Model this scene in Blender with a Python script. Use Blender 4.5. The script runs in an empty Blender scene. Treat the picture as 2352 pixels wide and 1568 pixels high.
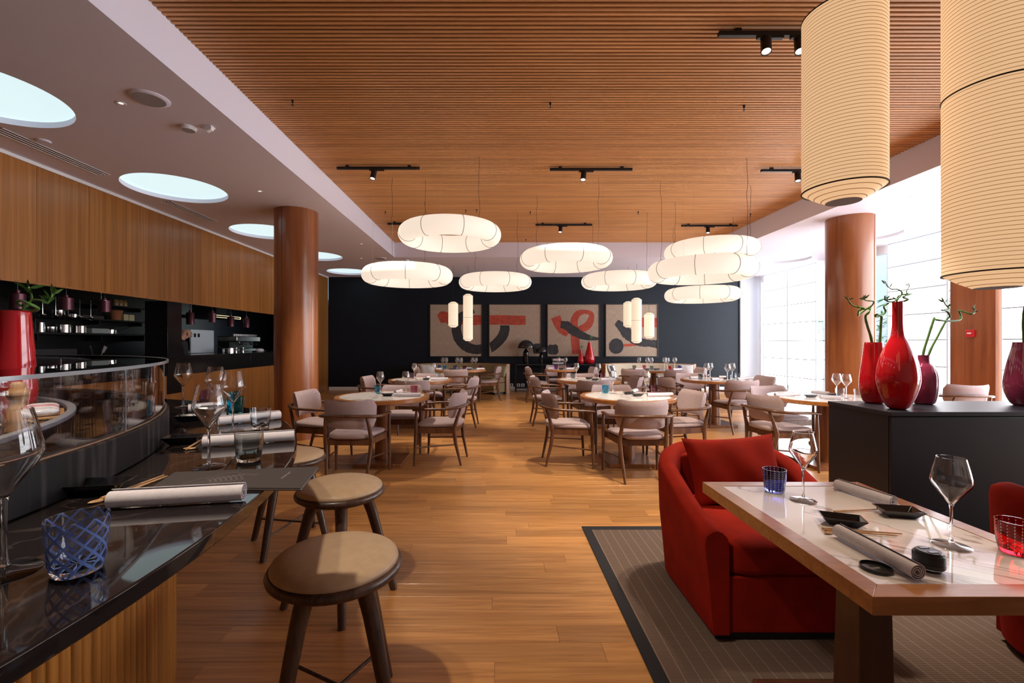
import bpy, math, random
from mathutils import Vector, Matrix
random.seed(7)
SC = bpy.context.scene
COL = SC.collection
PI = math.pi
# ------------------------------------------------------------------ camera, world, exposure
F = 1045.0; HX = 1140.0; HY = 787.0; CAMZ = 1.35          # photo pixels 2352x1568
cam_data = bpy.data.cameras.new('camera'); cam = bpy.data.objects.new('camera', cam_data); COL.objects.link(cam)
cam.location = (0, 0, CAMZ); cam.rotation_euler = (PI/2, 0, 0)
cam_data.sensor_width = 36; cam_data.lens = F/2352*36
cam_data.shift_x = (1176-HX)/2352; cam_data.shift_y = (HY-784)/2352
cam_data.clip_start = .02; cam_data.clip_end = 200
SC.camera = cam
W = bpy.data.worlds.new('world'); SC.world = W; W.use_nodes = True
wn = W.node_tree.nodes; wl = W.node_tree.links
sky = wn.new('ShaderNodeTexSky'); sky.sky_type = 'NISHITA'; sky.sun_elevation = math.radians(50); sky.sun_rotation = math.radians(200); sky.sun_disc = False
wl.new(sky.outputs[0], wn['Background'].inputs[0]); wn['Background'].inputs[1].default_value = .35
SC.view_settings.view_transform = 'Standard'; SC.view_settings.look = 'None'
SC.view_settings.gamma = 1; SC.view_settings.use_curve_mapping = False
SC.view_settings.exposure = 0.6
BLIND_EMIT = 5.0; DISC_EMIT = .60; RING_EMIT = .55; LANTERN_EMIT = .47

def at(px, py, z):
    """point of height z seen at photo pixel (px, py)"""
    Y = (CAMZ-z)*F/(py-HY); return ((px-HX)*Y/F, Y)
def xat(px, Y): return (px-HX)*Y/F

# ------------------------------------------------------------------ mesh builder
class MB:
    def __init__(s): s.v = []; s.f = []; s.m = []; s.mi = 0
    def add(s, vs, fs):
        n = len(s.v); s.v += [tuple(p) for p in vs]; s.f += [tuple(i+n for i in f) for f in fs]; s.m += [s.mi]*len(fs); return s
    def box(s, x0, x1, y0, y1, z0, z1):
        return s.add([(x0,y0,z0),(x1,y0,z0),(x1,y1,z0),(x0,y1,z0),(x0,y0,z1),(x1,y0,z1),(x1,y1,z1),(x0,y1,z1)],
                     [(0,3,2,1),(4,5,6,7),(0,1,5,4),(1,2,6,5),(2,3,7,6),(3,0,4,7)])
    def prism(s, poly, z0, z1):
        n = len(poly)
        return s.add([(x,y,z0) for x,y in poly]+[(x,y,z1) for x,y in poly],
                     [tuple(range(n-1,-1,-1)), tuple(range(n,2*n))]+[(i,(i+1)%n,n+(i+1)%n,n+i) for i in range(n)])
    def lathe(s, prof, n=32, c=(0,0,0), close=False):
        vs = []; fs = []; k = len(prof)
        for r, z in prof:
            for i in range(n):
                a = 2*PI*i/n; vs.append((c[0]+r*math.cos(a), c[1]+r*math.sin(a), c[2]+z))
        m = k if close else k-1
        for j in range(m):
            j2 = (j+1) % k
            for i in range(n):
                fs.append((j*n+i, j*n+(i+1)%n, j2*n+(i+1)%n, j2*n+i))
        if not close:
            if prof[0][0] > 1e-5: fs.append(tuple(range(n-1,-1,-1)))
            if prof[-1][0] > 1e-5: fs.append(tuple((k-1)*n+i for i in range(n)))
        return s.add(vs, fs)
    def tube(s, pts, rad, n=8, flat=1.0, cap=True, up=None):
        pts = [Vector(p) for p in pts]; k = len(pts)
        if not hasattr(rad, '__len__'): rad = [rad]*k
        vs = []; fs = []; N = None
        for i, p in enumerate(pts):
            t = (pts[min(i+1,k-1)]-pts[max(i-1,0)]).normalized()
            if N is None:
                r = Vector(up) if up else (Vector((0,0,1)) if abs(t.z) < .9 else Vector((1,0,0)))
                N = (r-t*r.dot(t)).normalized()
            else: N = (N-t*N.dot(t)).normalized()
            B = t.cross(N)
            for j in range(n):
                a = 2*PI*j/n; vs.append(p+N*(math.cos(a)*rad[i]*flat)+B*(math.sin(a)*rad[i]))
        for i in range(k-1):
            for j in range(n): fs.append((i*n+j, i*n+(j+1)%n, (i+1)*n+(j+1)%n, (i+1)*n+j))
        if cap: fs += [tuple(range(n-1,-1,-1)), tuple((k-1)*n+j for j in range(n))]
        return s.add(vs, fs)
    def grid(s, fn, nu, nv, wu=False, wv=False):
        vs = [fn(i/(nu if wu else nu-1), j/(nv if wv else nv-1)) for i in range(nu) for j in range(nv)]
        fs = []
        for i in range(nu if wu else nu-1):
            for j in range(nv if wv else nv-1):
                a, b = (i+1)%nu, (j+1)%nv; fs.append((i*nv+j, a*nv+j, a*nv+b, i*nv+b))
        return s.add(vs, fs)
    def rbox(s, cx, cy, cz, hx, hy, hz, e=.35, n=20, m=12):
        """soft rounded block (superellipsoid)"""
        def sp(c, e): return math.copysign(abs(c)**e, c)
        def fn(u, v):
            a = 2*PI*u; b = PI*(v-.5)
            cb = sp(math.cos(b), e)
            return (cx+hx*cb*sp(math.cos(a), e), cy+hy*cb*sp(math.sin(a), e), cz+hz*sp(math.sin(b), e*1.6))
        return s.grid(fn, n, m, wu=True)
    def sheet(s, outline, thick):  # outline: list of (a,b) pts, used by caller through map
        return s
    def build(s, name, mat, parent=None, loc=(0,0,0), rz=0, smooth=35, bevel=0, seg=2):
        me = bpy.data.meshes.new(name); me.from_pydata(s.v, [], s.f); me.update()
        mats = mat if isinstance(mat, (list, tuple)) else [mat]
        for m in mats: me.materials.append(m)
        if len(mats) > 1: me.polygons.foreach_set('material_index', s.m)
        if smooth:
            me.polygons.foreach_set('use_smooth', [True]*len(me.polygons))
            me.set_sharp_from_angle(angle=math.radians(smooth))
        o = bpy.data.objects.new(name, me); COL.objects.link(o); o.location = loc; o.rotation_euler = (0,0,rz)
        if parent: o.parent = parent
        if bevel:
            b = o.modifiers.new('bevel', 'BEVEL'); b.width = bevel; b.segments = seg; b.limit_method = 'ANGLE'
        return o
def tag(o, label=None, cat=None, group=None, kind=None):
    if label: o['label'] = label
    if cat: o['category'] = cat
    if group: o['group'] = group
    if kind: o['kind'] = kind
    return o
def thing(name, label, cat, loc=(0,0,0), rz=0, group=None):
    o = bpy.data.objects.new(name, None); o.empty_display_size = .1; COL.objects.link(o)
    o.location = loc; o.rotation_euler = (0,0,rz); return tag(o, label, cat, group)
def struct(o): o['kind'] = 'structure'; return o
def dup(root, loc=None, rz=None, label=None, group=None):
    def cp(o, par):
        c = o.copy(); COL.objects.link(c)
        if par: c.parent = par
        for ch in o.children: cp(ch, c)
        return c
    r = cp(root, None)
    if loc is not None: r.location = loc
    if rz is not None: r.rotation_euler = (0,0,rz)
    if label: r['label'] = label
    if group: r['group'] = group
    return r

# ------------------------------------------------------------------ materials
def new_mat(name):
    m = bpy.data.materials.new(name); m.use_nodes = True
    nt = m.node_tree; return m, nt.nodes, nt.links, nt.nodes['Principled BSDF']
def mat(name, col, rough=.5, metal=0, spec=.5, emit=None, es=0, coat=0, sheen=0, noise=0, nscale=20, bump=0, bscale=200, trans=0, ior=1.45):
    m, N, L, P = new_mat(name)
    P.inputs['Base Color'].default_value = (*col, 1); P.inputs['Roughness'].default_value = rough
    P.inputs['Metallic'].default_value = metal; P.inputs['Specular IOR Level'].default_value = spec
    P.inputs['Coat Weight'].default_value = coat; P.inputs['IOR'].default_value = ior
    P.inputs['Transmission Weight'].default_value = trans
    if sheen: P.inputs['Sheen Weight'].default_value = sheen; P.inputs['Sheen Roughness'].default_value = .35; P.inputs['Sheen Tint'].default_value = (*[min(1,c*1.6+.08) for c in col],1)
    if emit: P.inputs['Emission Color'].default_value = (*emit, 1); P.inputs['Emission Strength'].default_value = es
    if noise or bump:
        tc = N.new('ShaderNodeTexCoord')
    if noise:
        nz = N.new('ShaderNodeTexNoise'); nz.inputs['Scale'].default_value = nscale; nz.inputs['Detail'].default_value = 5
        L.new(tc.outputs['Object'], nz.inputs['Vector'])
        mr = N.new('ShaderNodeMapRange'); mr.inputs[1].default_value = .3; mr.inputs[2].default_value = .7
        mr.inputs[3].default_value = 1-noise; mr.inputs[4].default_value = 1+noise
        L.new(nz.outputs[0], mr.inputs[0])
        mx = N.new('ShaderNodeMix'); mx.data_type = 'RGBA'; mx.blend_type = 'MULTIPLY'; mx.inputs[0].default_value = 1
        mx.inputs[6].default_value = (*col, 1); L.new(mr.outputs[0], mx.inputs[7]); L.new(mx.outputs[2], P.inputs['Base Color'])
    if bump:
        n2 = N.new('ShaderNodeTexNoise'); n2.inputs['Scale'].default_value = bscale; n2.inputs['Detail'].default_value = 3
        L.new(tc.outputs['Object'], n2.inputs['Vector'])
        bp = N.new('ShaderNodeBump'); bp.inputs['Strength'].default_value = bump; bp.inputs['Distance'].default_value = .002
        L.new(n2.outputs[0], bp.inputs['Height']); L.new(bp.outputs[0], P.inputs['Normal'])
    return m
def wood(name, dark, light, scale, rough=.4, coat=0, rnd=.25, tone=False, fig=1.0, coords='Object'):
    """scale: noise frequency per metre along x,y,z (small along the grain)"""
    m, N, L, P = new_mat(name)
    tc = N.new('ShaderNodeTexCoord'); mp = N.new('ShaderNodeMapping'); mp.inputs['Scale'].default_value = scale
    L.new(tc.outputs[coords], mp.inputs['Vector'])
    oi = N.new('ShaderNodeObjectInfo')
    off = N.new('ShaderNodeVectorMath'); off.operation = 'SCALE'; off.inputs[0].default_value = (13.1, 7.7, 9.3)
    if tone:
        at_ = N.new('ShaderNodeAttribute'); at_.attribute_name = 'tone'; rv = at_.outputs['Fac']
    else: rv = oi.outputs['Random']
    L.new(rv, off.inputs['Scale'])
    ad = N.new('ShaderNodeVectorMath'); L.new(mp.outputs[0], ad.inputs[0]); L.new(off.outputs[0], ad.inputs[1])
    nz = N.new('ShaderNodeTexNoise'); nz.inputs['Scale'].default_value = 1; nz.inputs['Detail'].default_value = 7; nz.inputs['Roughness'].default_value = .62; nz.inputs['Distortion'].default_value = fig
    L.new(ad.outputs[0], nz.inputs['Vector'])
    cr = N.new('ShaderNodeValToRGB'); cr.color_ramp.elements[0].position = .32; cr.color_ramp.elements[1].position = .68
    cr.color_ramp.elements[0].color = (*dark, 1); cr.color_ramp.elements[1].color = (*light, 1)
    L.new(nz.outputs[0], cr.inputs[0])
    mr = N.new('ShaderNodeMapRange'); mr.inputs[3].default_value = 1-rnd; mr.inputs[4].default_value = 1+rnd; L.new(rv, mr.inputs[0])
    mx = N.new('ShaderNodeMix'); mx.data_type = 'RGBA'; mx.blend_type = 'MULTIPLY'; mx.inputs[0].default_value = 1
    L.new(cr.outputs[0], mx.inputs[6]); L.new(mr.outputs[0], mx.inputs[7]); L.new(mx.outputs[2], P.inputs['Base Color'])
    P.inputs['Roughness'].default_value = rough; P.inputs['Coat Weight'].default_value = coat; P.inputs['Coat Roughness'].default_value = .12
    bp = N.new('ShaderNodeBump'); bp.inputs['Strength'].default_value = .12; bp.inputs['Distance'].default_value = .001
    L.new(nz.outputs[0], bp.inputs['Height']); L.new(bp.outputs[0], P.inputs['Normal'])
    return m
def marble(name, base, vein, rough, vs=2.2, width=.04, spec=.5):
    m, N, L, P = new_mat(name)
    tc = N.new('ShaderNodeTexCoord')
    nz = N.new('ShaderNodeTexNoise'); nz.inputs['Scale'].default_value = vs; nz.inputs['Detail'].default_value = 6; nz.inputs['Distortion'].default_value = 1.6
    L.new(tc.outputs['Object'], nz.inputs['Vector'])
    sb = N.new('ShaderNodeMath'); sb.operation = 'SUBTRACT'; sb.inputs[1].default_value = .5; L.new(nz.outputs[0], sb.inputs[0])
    ab = N.new('ShaderNodeMath'); ab.operation = 'ABSOLUTE'; L.new(sb.outputs[0], ab.inputs[0])
    mr = N.new('ShaderNodeMapRange'); mr.inputs[1].default_value = 0; mr.inputs[2].default_value = width; L.new(ab.outputs[0], mr.inputs[0])
    mx = N.new('ShaderNodeMix'); mx.data_type = 'RGBA'; mx.inputs[6].default_value = (*vein, 1); mx.inputs[7].default_value = (*base, 1)
    L.new(mr.outputs[0], mx.inputs[0]); L.new(mx.outputs[2], P.inputs['Base Color'])
    P.inputs['Roughness'].default_value = rough; P.inputs['Specular IOR Level'].default_value = spec
    return m
def thin_glass(name, tint=(1,1,1), boost=1.0):
    m, N, L, P = new_mat(name); N.remove(P)
    tr = N.new('ShaderNodeBsdfTransparent'); tr.inputs[0].default_value = (*tint, 1)
    gl = N.new('ShaderNodeBsdfGlossy'); gl.inputs['Roughness'].default_value = .0
    lw = N.new('ShaderNodeLayerWeight'); lw.inputs[0].default_value = .5
    pw = N.new('ShaderNodeMath'); pw.operation = 'POWER'; pw.inputs[1].default_value = 5; L.new(lw.outputs['Facing'], pw.inputs[0])
    mu = N.new('ShaderNodeMath'); mu.operation = 'MULTIPLY_ADD'; mu.inputs[1].default_value = .95*boost; mu.inputs[2].default_value = .045*boost; mu.use_clamp = True
    L.new(pw.outputs[0], mu.inputs[0])
    mx = N.new('ShaderNodeMixShader'); L.new(mu.outputs[0], mx.inputs[0]); L.new(tr.outputs[0], mx.inputs[1]); L.new(gl.outputs[0], mx.inputs[2])
    L.new(mx.outputs[0], N['Material Output'].inputs[0]); return m
def glass(name, col=(1,1,1), rough=0):
    m, N, L, P = new_mat(name)
    P.inputs['Base Color'].default_value = (*col, 1); P.inputs['Transmission Weight'].default_value = 1
    P.inputs['Roughness'].default_value = rough; P.inputs['IOR'].default_value = 1.47
    return m
def pattern_glass(name, base, ink, kind, opq=.85):
    """coloured glass tumbler with a procedural wall pattern around its axis"""
    m, N, L, P = new_mat(name)
    def M(op, a, b=None, c=None):
        n = N.new('ShaderNodeMath'); n.operation = op
        for i, x in enumerate((a, b, c)):
            if x is None: continue
            if isinstance(x, (int, float)): n.inputs[i].default_value = x
            else: L.new(x, n.inputs[i])
        return n.outputs[0]
    tc = N.new('ShaderNodeTexCoord'); sx = N.new('ShaderNodeSeparateXYZ'); L.new(tc.outputs['Object'], sx.inputs[0])
    th = M('ARCTAN2', sx.outputs[1], sx.outputs[0]); z = sx.outputs[2]
    if kind == 'net':
        wob = M('MULTIPLY', M('SINE', M('MULTIPLY', z, 60)), .2)
        a = M('ABSOLUTE', M('SINE', M('ADD', M('MULTIPLY', th, 5), M('ADD', M('MULTIPLY', z, 120), wob))))
        b = M('ABSOLUTE', M('SINE', M('SUBTRACT', M('MULTIPLY', th, 5), M('MULTIPLY', z, 120))))
        mask = M('LESS_THAN', M('MINIMUM', a, b), M('MULTIPLY_ADD', z, -2.2, .42))
    else:
        a = M('ABSOLUTE', M('SINE', M('MULTIPLY', th, 9)))
        b = M('SINE', M('MULTIPLY', z, 700))
        mask = M('MULTIPLY', M('LESS_THAN', a, .22), M('GREATER_THAN', b, .1))
    mx = N.new('ShaderNodeMix'); mx.data_type = 'RGBA'; mx.inputs[6].default_value = (*base, 1); mx.inputs[7].default_value = (*ink, 1)
    L.new(mask, mx.inputs[0]); L.new(mx.outputs[2], P.inputs['Base Color'])
    L.new(M('SUBTRACT', 1.0, M('MULTIPLY', mask, opq)), P.inputs['Transmission Weight'])
    P.inputs['Roughness'].default_value = .02; P.inputs['IOR'].default_value = 1.47
    return m
M_ = {}
M_['floor'] = wood('floor_oak', (.33,.138,.038), (.60,.295,.098), (1.2,26,26), .33, .08, .20, tone=True, fig=1.4)
M_['subfloor'] = mat('subfloor_dark', (.11,.045,.015), .8)
M_['slat'] = wood('ceiling_slat_wood', (.46,.21,.075), (.68,.345,.13), (1.1,40,40), .45, 0, .14)
M_['slat_back'] = mat('slat_backing', (.05,.028,.015), .9)
M_['wallwood'] = wood('wall_veneer', (.25,.088,.016), (.46,.19,.047), (24,24,.3), .38, .1, .1)
M_['ribwood'] = wood('rib_wood', (.22,.078,.009), (.46,.19,.032), (30,30,.7), .4, .1, .18)
M_['colwood'] = wood('column_veneer', (.21,.062,.018), (.37,.13,.042), (7,7,.35), .3, .25, .06)
M_['chairwood'] = wood('chair_walnut', (.065,.025,.012), (.175,.072,.034), (14,14,3), .35, .15, .12)
M_['tablewood'] = wood('table_cherry', (.29,.105,.025), (.45,.19,.058), (4,30,30), .3, .3, .1)
M_['stoolwood'] = wood('stool_dark_oak', (.022,.011,.008), (.085,.042,.028), (45,45,6), .38, .15, .1)
M_['chop'] = wood('chopstick_wood', (.35,.17,.07), (.6,.36,.17), (20,20,4), .5, 0, .1)
M_['fabric'] = mat('taupe_fabric', (.41,.315,.32), .85, sheen=.35, noise=.06, nscale=40, bump=.25, bscale=700)
M_['leather'] = mat('tan_leather', (.46,.32,.20), .42, noise=.06, nscale=25, bump=.35, bscale=420)
M_['velvet'] = mat('red_velvet', (.23,.0085,.002), .85, spec=.15, noise=.16, nscale=9, bump=.15, bscale=500)
M_['black'] = mat('satin_black', (.012,.012,.014), .42)
M_['gloss_black'] = mat('gloss_black', (.008,.008,.009), .07, coat=.5)
M_['granite'] = mat('black_granite', (.012,.011,.012), .12, noise=.3, nscale=60)
M_['barstone'] = marble('brown_black_marble', (.012,.009,.009), (.045,.032,.03), .035, 3.0, .012)
M_['marble'] = marble('white_marble', (.82,.78,.77), (.42,.35,.34), .04, 1.15, .013)
M_['plaster'] = mat('white_plaster', (.77,.74,.86), .8)  # white paint; the lilac cast of the mixed light is tinted in
M_['white'] = mat('white_paint', (.82,.82,.84), .5)
M_['metal'] = mat('brushed_steel', (.62,.62,.63), .28, metal=1)
M_['chrome'] = mat('steel_polished', (.75,.75,.76), .14, metal=1)
M_['plum'] = mat('plum_metal', (.11,.038,.055), .35, metal=.6)
M_['napkin'] = mat('napkin_cotton', (.66,.62,.67), .9, noise=.05, nscale=90, bump=.3, bscale=500)
M_['glass'] = glass('clear_glass'); M_['glass_far'] = thin_glass('thin_blown_glass', (.995,.995,.995), 1.9)
M_['pane'] = thin_glass('window_pane_glass', (.96,.98,.98))
M_['caseglass'] = thin_glass('display_case_glass', (.97,.97,.98), 1.25)
M_['edgeglass'] = mat('polished_glass_edge', (.34,.37,.40), .12, spec=.8)
M_['redglass'] = mat('red_lacquer_glass', (.52,.008,.018), .05, coat=.6)
M_['plumglass'] = mat('plum_lacquer_glass', (.24,.03,.085), .06, coat=.6)
M_['bamboo'] = mat('bamboo_green', (.10,.24,.05), .4, noise=.25, nscale=30)
M_['leaf'] = mat('leaf_green', (.07,.18,.035), .5)
M_['paper'] = mat('ring_shade_paper', (.50,.46,.43), .8, emit=(1.0,.85,.70), es=RING_EMIT)
M_['seam'] = mat('seam_wire', (.05,.035,.028), .7)
M_['disc'] = mat('lit_ceiling_disc', (.5,.55,.56), .8, emit=(.74,.96,1.0), es=DISC_EMIT)
M_['disc_dim'] = mat('dim_ceiling_disc', (.8,.86,.88), .8, emit=(.80,.95,1.0), es=.25)
M_['blind'] = mat('sheer_blind_lit', (.8,.82,.85), .9, emit=(.93,.96,1.0), es=BLIND_EMIT)  # daylight through the fabric is put in as its own glow
M_['olive'] = mat('olive_upholstery', (.30,.23,.12), .7, noise=.05, nscale=20)
M_['cream'] = mat('cream_upholstery', (.62,.53,.40), .7)
M_['dish'] = mat('black_glaze', (.008,.009,.012), .12, coat=.5, noise=.4, nscale=60)
M_['shadeped'] = wood('shaded_pedestal_wood', (.055,.016,.006), (.12,.04,.015), (7,7,.6), .35, .2, .06)  # shadow under the square table is darkened into the wood colour
M_['terracotta'] = mat('terracotta', (.42,.15,.07), .8)
# ------------------------------------------------------------------ room shell
XL, XR, YB, YN = -4.78, 7.43, 12.94, -3.2
ZC, ZW = 3.22, 3.53                    # white soffit height, slat underside
OX0, OX1, OY1 = -2.25, 4.70, 9.97      # slatted recess
m = MB(); m.box(XL-2.4, XR+.25, YN, YB+1.6, -.06, -.012); floor = struct(m.build('floor', M_['subfloor'], smooth=0))
# oak planks, laid across the room
PW = .125; planks = []
y = YN
while y < YB-.01:
    x = XL-random.uniform(0, 1.2)
    while x < XR:
        L = random.uniform(.9, 1.65); a, b = max(x, XL), min(x+L, XR)
        if b-a > .02: planks.append((a, b, y, min(y+PW, YB), random.random()))
        x += L
    y += PW
def plank_mb(mb, tones, a, b, y0, y1, t):
    g = .0004; c = .0009
    a, b, y0, y1 = a+g, b-g, y0+g, y1-g
    n = len(mb.v)
    mb.add([(a,y0,-.012),(b,y0,-.012),(b,y1,-.012),(a,y1,-.012),(a,y0,-c),(b,y0,-c),(b,y1,-c),(a,y1,-c),(a+c,y0+c,0),(b-c,y0+c,0),(b-c,y1-c,0),(a+c,y1-c,0)],
           [(0,1,5,4),(1,2,6,5),(2,3,7,6),(3,0,4,7),(4,5,9,8),(5,6,10,9),(6,7,11,10),(7,4,8,11),(8,9,10,11)])
    tones += [t]*(len(mb.v)-n)
def set_tone(o, tones):
    at_ = o.data.attributes.new('tone', 'FLOAT', 'POINT'); at_.data.foreach_set('value', tones)
def vis(p):
    a, b, y0, y1, t = p
    return y1 > 1.78 and b > -1.1*y1 and a < 1.17*y1 and not (a > .7 and y1 < 3.3)
near = sorted([p for p in planks if vis(p)], key=lambda p: p[2])[:280]
ids = set(map(id, near)); rest = MB(); rt = []
for p in planks:
    if id(p) in ids:
        q = MB(); t = []; plank_mb(q, t, *p); o = q.build('plank', M_['floor'], floor, smooth=0); set_tone(o, t)
    else: plank_mb(rest, rt, *p)
o = rest.build('planks', M_['floor'], floor, smooth=0); set_tone(o, rt); o['kind'] = 'stuff'

# back wall: dark lacquered grasscloth
m_, N, L, P = new_mat('dark_wall_lacquer')
tc = N.new('ShaderNodeTexCoord'); mp = N.new('ShaderNodeMapping'); mp.inputs['Scale'].default_value = (1.5, 1, 90); L.new(tc.outputs['Object'], mp.inputs[0])
nz = N.new('ShaderNodeTexNoise'); nz.inputs['Scale'].default_value = 1; nz.inputs['Detail'].default_value = 4; L.new(mp.outputs[0], nz.inputs['Vector'])
cr = N.new('ShaderNodeValToRGB'); cr.color_ramp.elements[0].color = (.003,.005,.009,1); cr.color_ramp.elements[1].color = (.012,.019,.031,1); L.new(nz.outputs[0], cr.inputs[0]); L.new(cr.outputs[0], P.inputs['Base Color'])
bp = N.new('ShaderNodeBump'); bp.inputs['Strength'].default_value = .35; bp.inputs['Distance'].default_value = .003; L.new(nz.outputs[0], bp.inputs['Height']); L.new(bp.outputs[0], P.inputs['Normal'])
P.inputs['Roughness'].default_value = .45; P.inputs['Specular IOR Level'].default_value = .22
M_['darkwall'] = m_
m = MB(); m.box(XL, XR+.1, YB, YB+.12, 0, ZC); struct(m.build('wall_back', M_['darkwall'], smooth=0))
m = MB(); m.box(XL+.02, 6.95, YB-.018, YB, 0, .10); struct(m.build('baseboard_back', M_['white'], bevel=.003))
m = MB(); m.box(XL-2.4, XR+.3, YN-.12, YN, 0, 3.8); struct(m.build('wall_front', mat('rear_wall_paint', (.42,.36,.31), .7), smooth=0))

# left wall: veneer panels above the kitchen pass, stone band, veneer panels below
wl_ = MB(); wl_.box(XL-.10, XL-.02, YN, 10.45, 1.995, ZC); wall_left = struct(wl_.build('wall_left', M_['slat_back'], smooth=0))
wl_ = MB(); wl_.box(XL-.10, XL-.02, YN, 10.45, 0, .867); wall_low = struct(wl_.build('wall_left_lower', M_['slat_back'], smooth=0))
wl_ = MB(); wl_.box(XL-.10, XL-.02, 10.45, YB, 0, ZC); wall_end = struct(wl_.build('wall_left_end', M_['slat_back'], smooth=0))
def panel(x0, x1, y0, y1, z0, z1, par, mt='wallwood', name='panel', bv=.0025):
    mb = MB(); cx, cy, cz = (x0+x1)/2, (y0+y1)/2, (z0+z1)/2
    mb.box(x0-cx, x1-cx, y0-cy, y1-cy, z0-cz, z1-cz); return mb.build(name, M_[mt], par, (cx,cy,cz), bevel=bv)
ys = [YN+.61*i for i in range(23)]
for i in range(22):
    y0, y1 = ys[i]+.001, min(ys[i+1], 10.45)-.001
    if y1 > y0+.05:
        panel(XL-.02, XL, y0, y1, 1.97, ZC-.035, wall_left)
        panel(XL-.02, XL, y0, y1, 0, .867, wall_low)
y = 10.452
while y < YB-.01:
    y1 = min(y+.61, YB-.001); panel(XL-.02, XL, y, y1-.002, 0, ZC-.035, wall_end); y = y1
m = MB(); m.box(XL-.02, XL+.012, YN, YB, ZC-.035, ZC); struct(m.build('trim_1', M_['white'], smooth=0))
m = MB(); m.box(XL-.03, XL+.004, YN, 10.45, 1.955, 1.975); struct(m.build('trim_2', M_['wallwood'], smooth=0))
# granite fascia tiles of the pass
fx = YN
k = 0
for y0, y1 in ((YN,-1.6),(-1.6,0),(0,1.6),(1.6,3.2),(3.2,4.8),(4.8,6.6),(6.9,8.85),(8.85,10.0),(10.0,10.45)):
    panel(XL-.02, XL+.002, y0+.002, y1-.002, .868, 1.15, wall_low, 'granite', 'stone_tile', .002)
m = MB(); m.box(XL-.32, XL+.01, 6.6, 6.9, .6, 1.956); struct(m.build('wall_pier', M_['granite'], bevel=.003))
# kitchen room behind the pass
KX = -7.15
blk = mat('kitchen_black_wall', (.012,.011,.012), .35)
m = MB(); m.box(KX-.1, KX, YN, YB+1.6, 0, 2.6); struct(m.build('wall_kitchen', blk, smooth=0))
m = MB(); m.box(KX, XL-.1, YB+1.5, YB+1.6, 0, 2.6); struct(m.build('wall_kitchen_end', blk, smooth=0))
m = MB(); m.box(KX, XL-.1, YN, YB+1.6, 2.45, 2.6); struct(m.build('ceiling_kitchen', blk, smooth=0))
m = MB(); m.box(XL-.10, XL-.02, 10.45, 10.47, .85, 2.0); struct(m.build('trim_3', blk, smooth=0))
for y0, y1, lb in ((-2.9, 6.58, 'black granite kitchen pass counter before the pan shelf opening'), (6.92, 10.4, 'black granite kitchen pass counter before the pale oven')):
    t = thing('kitchen_pass', lb, 'counter', (XL-.12, y0, 0))
    mb = MB(); mb.box(-.5, .098, 0, y1-y0, 1.115, 1.155); mb.build('top', M_['granite'], t, bevel=.002)
    mb = MB(); mb.box(-.46, 0, .02, y1-y0-.02, 0, 1.115); mb.build('body', blk, t, smooth=0)
m = MB(); m.box(XL-1.5, XL-.64, 8.5, 12.6, 0, 1.155); tag(m.build('kitchen_counter', M_['granite'], bevel=.002), 'black granite kitchen counter carrying pale oven and espresso machine', 'counter')

# white soffit with round recesses, its drop edges, and the slatted recess
def soffit(name, x0, x1, y0, y1, discs, mt):
    """flat ceiling strip, split into cells along y, each with a round hole"""
    cuts = [y0]
    cs = sorted(discs, key=lambda d: d[1])
    for a, b in zip(cs, cs[1:]): cuts.append((a[1]+b[1])/2)
    cuts.append(y1)
    mb = MB(); n = 64; H = .05
    for (cx, cy, r), ya, yb in zip(cs, cuts, cuts[1:]):
        ring = []; outer = []
        for i in range(n):
            a = 2*PI*i/n; c, s = math.cos(a), math.sin(a)
            ring.append((cx+r*c, cy+r*s, ZC))
            t = min(((x1 if c > 0 else x0)-cx)/c if abs(c) > 1e-9 else 1e9, ((yb if s > 0 else ya)-cy)/s if abs(s) > 1e-9 else 1e9)
            outer.append((cx+t*c, cy+t*s, ZC))
        up = [(x, y, ZC+H) for x, y, z in ring]
        fs = [(i, n+i, n+(i+1)%n, (i+1)%n) for i in range(n)] + [(i, (i+1)%n, 2*n+(i+1)%n, 2*n+i) for i in range(n)]
        # corner fill
        vs = ring+outer+up
        for X_, Y_ in ((x0,ya),(x0,yb),(x1,ya),(x1,yb)):
            ang = math.atan2(Y_-cy, X_-cx) % (2*PI); i = int(ang/(2*PI)*n) % n
            vs.append((X_, Y_, ZC)); fs.append((n+i, len(vs)-1, n+(i+1)%n))
        mb.add(vs, fs)
    return struct(mb.build(name, M_[mt], smooth=30))
DR = .545
ldiscs = [(-3.9, y, DR) for y in (-.88, 1.27, 3.42, 5.55, 7.7, 9.85, 12.0)]
rdiscs = [(6.45, y, DR) for y in (-.75, 1.4, 3.55, 5.75, 8.0, 10.25, 12.3)]
soffit('ceiling_left', XL-.02, OX0, YN, YB, ldiscs, 'plaster')
soffit('ceiling_right', OX1, XR+.05, YN, YB, rdiscs, 'plaster')
m = MB(); m.add([(OX0,OY1,ZC),(OX1,OY1,ZC),(OX1,YB,ZC),(OX0,YB,ZC)], [(0,1,2,3)]); struct(m.build('ceiling_back', M_['plaster'], smooth=0))
def edge(name, x0, x1, y0, y1):
    mb = MB(); mb.box(x0, x1, y0, y1, ZC, 3.62); return struct(mb.build(name, M_['plaster'], smooth=0))
edge('trim_4', OX0, OX0+.02, YN, OY1); edge('trim_5', OX1-.02, OX1, YN, OY1); edge('trim_6', OX0+.02, OX1-.02, OY1-.02, OY1)
m = MB(); m.box(KX, XR+.4, YN, YB+1.6, 3.75, 3.85); struct(m.build('ceiling_slab', M_['slat_back'], smooth=0))
m = MB(); m.box(OX0, OX1, YN, OY1, 3.575, 3.60); ceil = struct(m.build('ceiling', M_['slat_back'], smooth=0))
sm = MB(); hw = (OX1-OX0)/2-.024
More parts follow.
